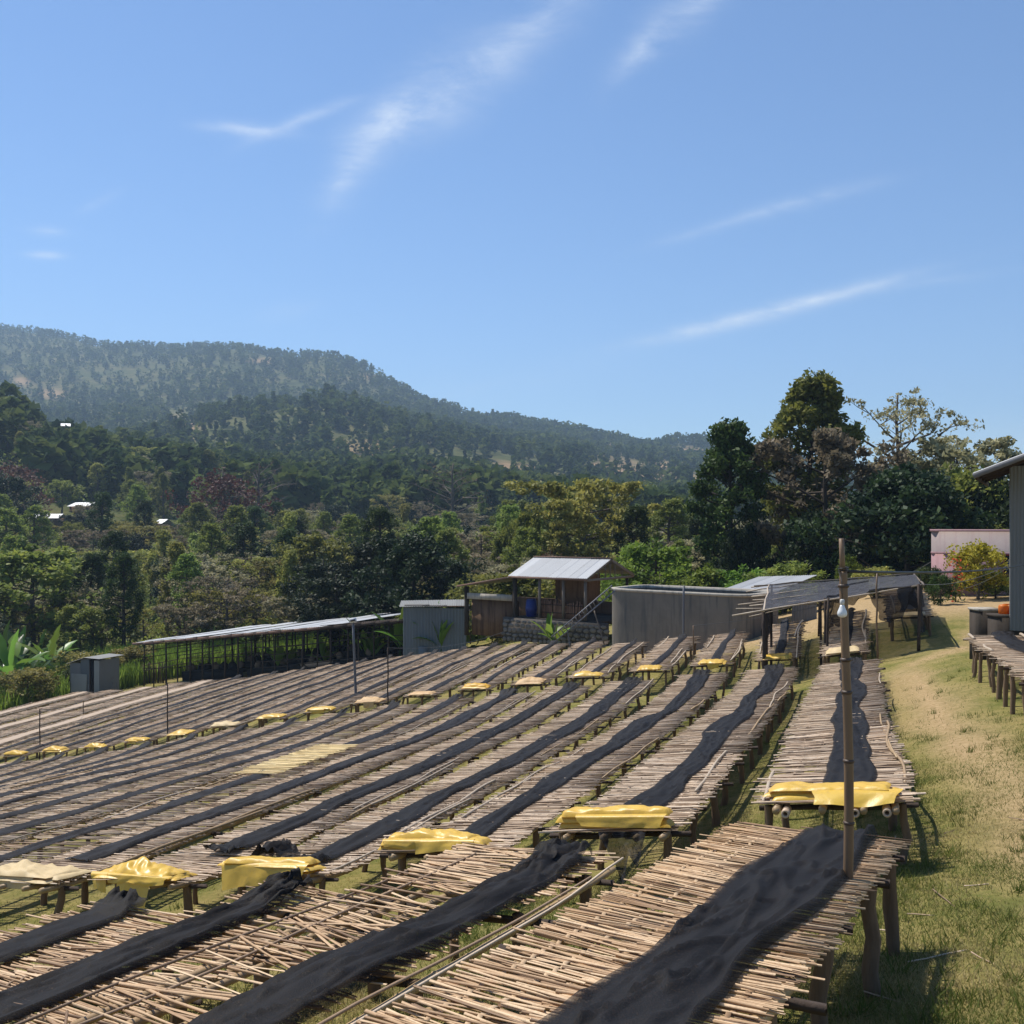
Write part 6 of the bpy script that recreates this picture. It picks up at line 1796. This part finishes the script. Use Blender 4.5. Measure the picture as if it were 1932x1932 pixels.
# ------------------------------------------------------------------ plants near the yard
def banana(x, y, z, h_, n, seed, label, m='lf_banana', group='banana plants along the yard', upright=.5, wid=1.0):
    r = np.random.default_rng(seed)
    rt = tag(empty('banana_plant', (x, y, z)), label, 'banana plant', group)
    sh = h_ * .32
    mb = MB(); mb.tube([(x, y, z - .1), (x, y, z + sh * .5), (x, y, z + sh)], [.10 * h_ / 2.5, .085 * h_ / 2.5, .05 * h_ / 2.5], 7); mb.build('stem', M['lf_banana_dark'], rt, smooth=True)
    for i in range(n):
        az = i * 2.4 + r.normal(0, .3); up_ = r.uniform(.55, 1.0) * upright + .35 * (i == 0)
        L = h_ * r.uniform(.6, .9); f = np.linspace(0, 1, 12)
        el = (math.pi / 2) * min(1, up_ + .12) - f * r.uniform(.5, 1.6) * (1.15 - up_)
        dh = V3(math.cos(az), math.sin(az), 0); lat = V3(-dh[1], dh[0], 0)
        P = np.array([x, y, z + sh * .9]) + np.cumsum((np.cos(el)[:, None] * dh + np.sin(el)[:, None] * hz) * (L / 11), axis=0)
        wd = wid * .115 * L * np.clip(np.sin(np.clip(f * 1.12 - .1, 0, 1) * math.pi), 0.02, 1) ** .6
        nrm = np.cross(np.gradient(P, axis=0), lat); nrm /= np.linalg.norm(nrm, axis=1)[:, None]
        nrm = np.where(nrm[:, 2:3] < 0, -nrm, nrm)
        rag = 1 + .18 * r.normal(0, 1, 12)
        le = P - lat * (wd * rag)[:, None] + nrm * (wd * .35)[:, None]; ri = P + lat * (wd * (1 + .18 * r.normal(0, 1, 12)))[:, None] + nrm * (wd * .35)[:, None]
        mb = MB(); mb.grid(np.stack([le, P, ri], 1), r.random()); mb.build('leaf', M[m], rt, smooth=True)
    return rt
BN = [(525, 1268, 45.5, 1.0), (548, 1262, 46.5, .8), (612, 1250, 44.8, .9), (690, 1238, 44.5, 1.25), (704, 1236, 45.5, 1.1), (755, 1228, 44.6, 1.5), (770, 1226, 45.6, 1.2), (820, 1222, 44.4, 1.4), (832, 1222, 45.2, 1.2), (1040, 1196, 44.6, .95), (1050, 1196, 45.4, .8)]
BL = ['leftmost small banana plant before the long shed', 'small banana plant second from left before the long shed', 'small banana plant before the right part of the shed', 'banana plant right of the lamp post, front one', 'banana plant right of the lamp post, rear one', 'bright banana plant at the left corner of the tin shed', 'banana plant close behind the bright one at the tin shed', 'banana plant before the tin shed door', 'banana plant before the right side of the tin shed', 'small banana plant at the foot of the ladder', 'smaller banana plant left of the ladder prop']
for i, (px, py, Y, h_) in enumerate(BN):
    Y = float(np.interp(px, [326, 535, 692, 829, 938, 1000, 1060], [69, 67, 63.8, 57.6, 53.3, 51, 48.6])) + (i % 2) * .5
    x = (px - CX) / F * Y
    banana(x, Y, drop(x, Y), h_ * 1.75 * Y / 48, 6, 200 + i, BL[i], upright=.8, wid=1.15)
rk = np.random.default_rng(31)
for i in range(15):
    px = [20, 60, 5, 95, 40, 115, -20, 75, 400, 440, 480, 520, 560, 600, 640][i]; Y = [72, 74, 77, 78, 82, 76, 80, 85, 88, 90, 88, 91, 89, 86, 84][i]
    x = (px - CX) / F * Y; z = drop(x, Y) - .2
    s_, t_ = to_st(x, Y)
    nm = 'tall banana plant, %s of the clump at the left edge' % ORD[i] if i < 8 else 'banana plant, %s of those behind the long shed roof' % ORD[i - 8]
    banana(x, Y, z, rk.uniform(3.4, 5.0) if i < 8 else rk.uniform(2.6, 3.6), 8, 300 + i, nm, m='lf_banana_dark' if i % 3 else 'lf_banana', group='banana clumps beyond the yard', upright=.62)
# tall fodder grass behind the shed and the hut
tg = MB(); rg_ = np.random.default_rng(8)
n_ = 15000
gl_ = rg_.uniform(-3, 24, n_); gw_ = rg_.uniform(12, 18, n_)
gl_ = np.concatenate([gl_, rg_.uniform(-12, -1.2, 11000)]); gw_ = np.concatenate([gw_, rg_.uniform(-1, 14, 11000)]); n_ = len(gl_)
x = SA[0] + sa_[0] * gl_ + sb_[0] * gw_; y = SA[1] + sa_[1] * gl_ + sb_[1] * gw_; xs2, ys2 = to_xy(rg_.uniform(43, 76, 16000), rg_.uniform(50.2, 62, 16000))
x = np.concatenate([x, xs2]); y = np.concatenate([y, ys2]); n_ = len(x); z = ground_z(x, y)
h_ = rg_.uniform(.9, 1.9, n_) * (1 + .5 * vnoise(x * .4, y * .4, 3)); az = rg_.uniform(0, 6.283, n_); w_ = rg_.uniform(.02, .05, n_); ln = rg_.uniform(.1, .6, n_)
B = np.stack([x, y, z], -1); D = np.stack([np.cos(az), np.sin(az), 0 * az], -1); W = np.stack([-np.sin(az), np.cos(az), 0 * az], -1)
p0 = B - W * w_[:, None]; p1 = B + W * w_[:, None]; m0 = B + D * (ln * .3)[:, None] + hz * (h_ * .6)[:, None]
tipg = B + D * (ln * 1.3)[:, None] + hz * h_[:, None]
Vg = np.stack([p0, p1, m0 + W * w_[:, None], m0 - W * w_[:, None], tipg], 1).reshape(-1, 3)
ib = np.arange(n_)[:, None] * 5
tg.add(Vg, ib + np.array([[0, 1, 2, 3]]), ib + np.array([[3, 2, 4]]), np.repeat(rg_.random(n_), 5))
tag(tg.build('tall_grass', M['lf_cane']), 'tall bright fodder grass behind the long shed and the tin hut', 'grass', kind='stuff')
# cane fence behind the hut and shed
cf = tag(empty('cane_fence', shp(-5, 1.5, shg(-5, 1.5))), 'brown upright cane fence beside the tin hut and the shed', 'fence')
l_ = -14.0; i = 0
while l_ < .2:
    a = shp(l_, 2.2 + .3 * math.sin(l_)); a[2] = drop(a[0], a[1]) - .05
    pole('cane', a, a + V3(rs.normal(0, .05), 0, rs.uniform(1.1, 1.6)), rs.uniform(.025, .05), M['darkwood'] if i % 3 else M['leg'], cf, n=4, k=2)
    l_ += rs.uniform(.1, .17); i += 1
SB = ['leftmost', 'second', 'third', 'fourth', 'fifth', 'sixth', 'seventh', 'eighth', 'ninth', 'tenth']
for i in range(10):
    s_, t_ = [(46, 51), (49, 52.5), (52, 51.5), (55, 53), (57, 51.5), (60, 54), (50, 56), (54, 57), (62, 52), (58, 57)][i]
    x, y = (float(q) for q in to_xy(s_, t_))
    tree(('bush_mid', 'bush_dark', 'bush_olive')[i % 3], x, y, drop(x, y) - .15, 1.7 + .5 * (i % 3), 'leafy shrub in the thicket left of the beds, %s of ten' % SB[i], 'shrubs of the thicket left of the beds', i * 1.3, 1.25, 'shrub', 'shrub')
# bushes by the pink building
def bush_px(key, px, pyt, Y, label, wide=1.0, rz=0, name='bush', cat='bush'):
    x = (px - CX) / F * Y; z = drop(x, Y) if Y < 60 else land_z(x, Y)
    return tree(key, x, Y, z - .1, (HY - pyt) / F * Y - z, label, None, rz, wide, name, cat)
bush_px('bush_yellow', 1846, 1022, 42, 'yellow-leaved bush in front of the pink building', wide=.82, rz=.3)
bush_px('bush_mid', 1878, 1075, 42.5, 'green lower part of the hedge right of the yellow bush', wide=1.1, rz=1.3)
bush_px('bush_dark', 1775, 1082, 40, 'thin grey-green bush at the left corner of the pink building', wide=.75, rz=2.0)
bush_px('bush_dark', 1752, 1068, 43, 'dark bush between the awning and the pink building', wide=.9, rz=3.0)
bush_px('bush_mid', 1868, 1168, 27.5, 'small weed growing against the concrete block', wide=.7, rz=.4, cat='weed')
bush_px('bush_light', 1600, 1040, 55, 'light-green leafy tree top behind the bamboo pole', wide=.6, rz=1.0)
bush_px('bush_olive', 1650, 1068, 48, 'olive shrub behind the awning', wide=1.1, rz=2.0)
bush_px('bush_mid', 1480, 1062, 56, 'green shrub behind the tin roof right of the tank', wide=1.2, rz=5)
fl = MB(); rf_ = np.random.default_rng(4)
q = V3(*pix(1803, 1085, 41)); leaf_quads(fl, q + rf_.normal(0, 1, (70, 3)) * V3(.16, .15, .4), .07, rf_, up=.1)
fo = tag(empty('flowering_shrub', V3(q[0], q[1], drop(q[0], q[1]))), 'red-flowered shrub at the window of the pink building', 'shrub')
fl.build('flowers', M['lf_flower'], fo)
gl = MB(); leaf_quads(gl, q - hz * .6 + rf_.normal(0, 1, (200, 3)) * V3(.25, .2, .5), .09, rf_, up=.2); gl.build('leaves', M['lf_mid'], fo)
pole('stem', V3(q[0], q[1], drop(q[0], q[1])), q, .03, M['bark'], fo)

# ------------------------------------------------------------------ grass blades on the yard
gr = MB(); rg_ = np.random.default_rng(12)
def blades(n, px0, px1, py0, py1, hs, ws_, seed):
    """short grass where the yard's turf is open to view"""
    r = np.random.default_rng(seed)
    # scatter on the land itself: distance drawn so that near turf is thicker
    Y = 4.5 * (py1 / py0) ** r.random(n) if False else np.exp(r.uniform(math.log(px0), math.log(px1), n))
    X = (r.uniform(py0, py1, n) - CX) / F * Y
    Z = ground_z(X, Y)
    s_, t_ = to_st(X, Y)
    worn = np.exp(-((t_ - np.interp(s_, [-8, 5, 12, 20, 27, 31], [-2.6, -2.4, -1.9, -1.5, -1.35, -1.2])) / .5) ** 2)
    keep = r.random(n) > worn * .75
    keep &= r.random(n) < np.clip(.75 + 1.4 * fbm(X * .9, Y * .9, 61, 3), .15, 1)
    X, Y, Z = X[keep], Y[keep], Z[keep]; m_ = len(X)
    h_ = r.uniform(*hs, m_); w_ = r.uniform(*ws_, m_) * (1 + Y * .02); az = r.uniform(0, 6.283, m_); ln = r.normal(0, .7, (m_, 2)) * h_[:, None]
    B = np.stack([X, Y, Z - .005], -1); W = np.stack([np.cos(az), np.sin(az), 0 * az], -1) * w_[:, None]
    tip = B + np.concatenate([ln, h_[:, None]], 1)
    V = np.stack([B - W, B + W, tip], 1).reshape(-1, 3)
    gr.add(V, None, np.arange(m_ * 3).reshape(-1, 3), np.repeat(np.clip(.5 + fbm(X * .7, Y * .7, 62, 3) + r.normal(0, .22, m_), 0, 1), 3))
blades(170000, 4.5, 16, 1350, 2050, (.018, .05), (.0022, .0045), 1)
blades(90000, 9, 34, -50, 2000, (.02, .055), (.003, .005), 2)
blades(60000, 7, 13, 100, 1500, (.03, .09), (.003, .006), 3)
def tufts(n, seed):
    r = np.random.default_rng(seed)
    for i in range(n):
        Y = math.exp(r.uniform(math.log(5), math.log(26))); X = (r.uniform(1500, 2000) - CX) / F * Y if r.random() < .6 else (r.uniform(100, 1500) - CX) / F * Y
        k_ = int(r.integers(14, 34)); rr_ = r.uniform(.03, .12)
        x = X + r.normal(0, rr_, k_); y = Y + r.normal(0, rr_, k_); z = ground_z(x, y)
        h_ = r.uniform(.05, .15, k_); az = r.uniform(0, 6.28, k_); w_ = r.uniform(.003, .007, k_)
        B = np.stack([x, y, z - .005], -1); W = np.stack([np.cos(az), np.sin(az), 0 * az], -1) * w_[:, None]
        tip = B + np.stack([r.normal(0, .5, k_) * h_, r.normal(0, .5, k_) * h_, h_], -1)
        gr.add(np.stack([B - W, B + W, tip], 1).reshape(-1, 3), None, np.arange(k_ * 3).reshape(-1, 3), np.repeat(np.clip(r.random() * .5 + r.normal(0, .1, k_), 0, 1), 3))
tufts(420, 71)
rl2 = np.random.default_rng(72)
for i in range(16):
    Y = rl2.uniform(5.5, 12); X = (rl2.uniform(1560, 1925) - CX) / F * Y
    az = rl2.uniform(0, 6.28); q = Vector((math.cos(az), math.sin(az), rl2.normal(0, .05))).normalized()
    y_ = Vector((0, 0, 1)).cross(q).normalized(); up_ = q.cross(y_)
    o = link('fallen_cane', STICKS['cane_mid'][i % 6], None, (X, Y, drop(X, Y) + .012), Matrix((q, y_, up_)).transposed().to_quaternion(), (rl2.uniform(.08, .28), .008, .006))
    tag(o, 'loose piece of cane lying on the grass beside the path', 'cane piece', 'cane pieces fallen on the grass')
t = NT(mat('grass_blades'))
gc = t.ramp(t.attr(), [(0, (.085, .12, .02)), (.45, (.16, .18, .04)), (.7, (.28, .24, .09)), (1, (.42, .34, .16))])
b = t.bsdf(gc, .7, spec=.2); tl = t.new('ShaderNodeBsdfTranslucent'); t.l.new(gc, tl.inputs[0])
mx = t.new('ShaderNodeMixShader'); mx.inputs[0].default_value = .35; t.l.new(b, mx.inputs[1]); t.l.new(tl.outputs[0], mx.inputs[2])
M['blade'] = t.out(mx.outputs[0])
tag(gr.build('grass', M['blade']), 'short dry grass covering the yard between and beside the beds', 'grass', kind='stuff')

# ------------------------------------------------------------------ haze: the air between here and the hills
hzm = bpy.data.materials.new('valley_haze'); hzm.use_nodes = True
hn = hzm.node_tree.nodes; hn.clear()
pv = hn.new('ShaderNodeVolumePrincipled')
pv.inputs['Color'].default_value = (.55, .76, 1.0, 1); pv.inputs['Density'].default_value = 2.5e-4; pv.inputs['Anisotropy'].default_value = .2
ho = hn.new('ShaderNodeOutputMaterial'); hzm.node_tree.links.new(pv.outputs[0], ho.inputs['Volume'])
mb = MB(); mb.box((0, 1450, 190), 4600, 3300, 500); hz_o = mb.build('haze', hzm)
tag(hz_o, 'thin blue haze in the valley air', 'haze', kind='stuff')
bpy.context.view_layer.update()
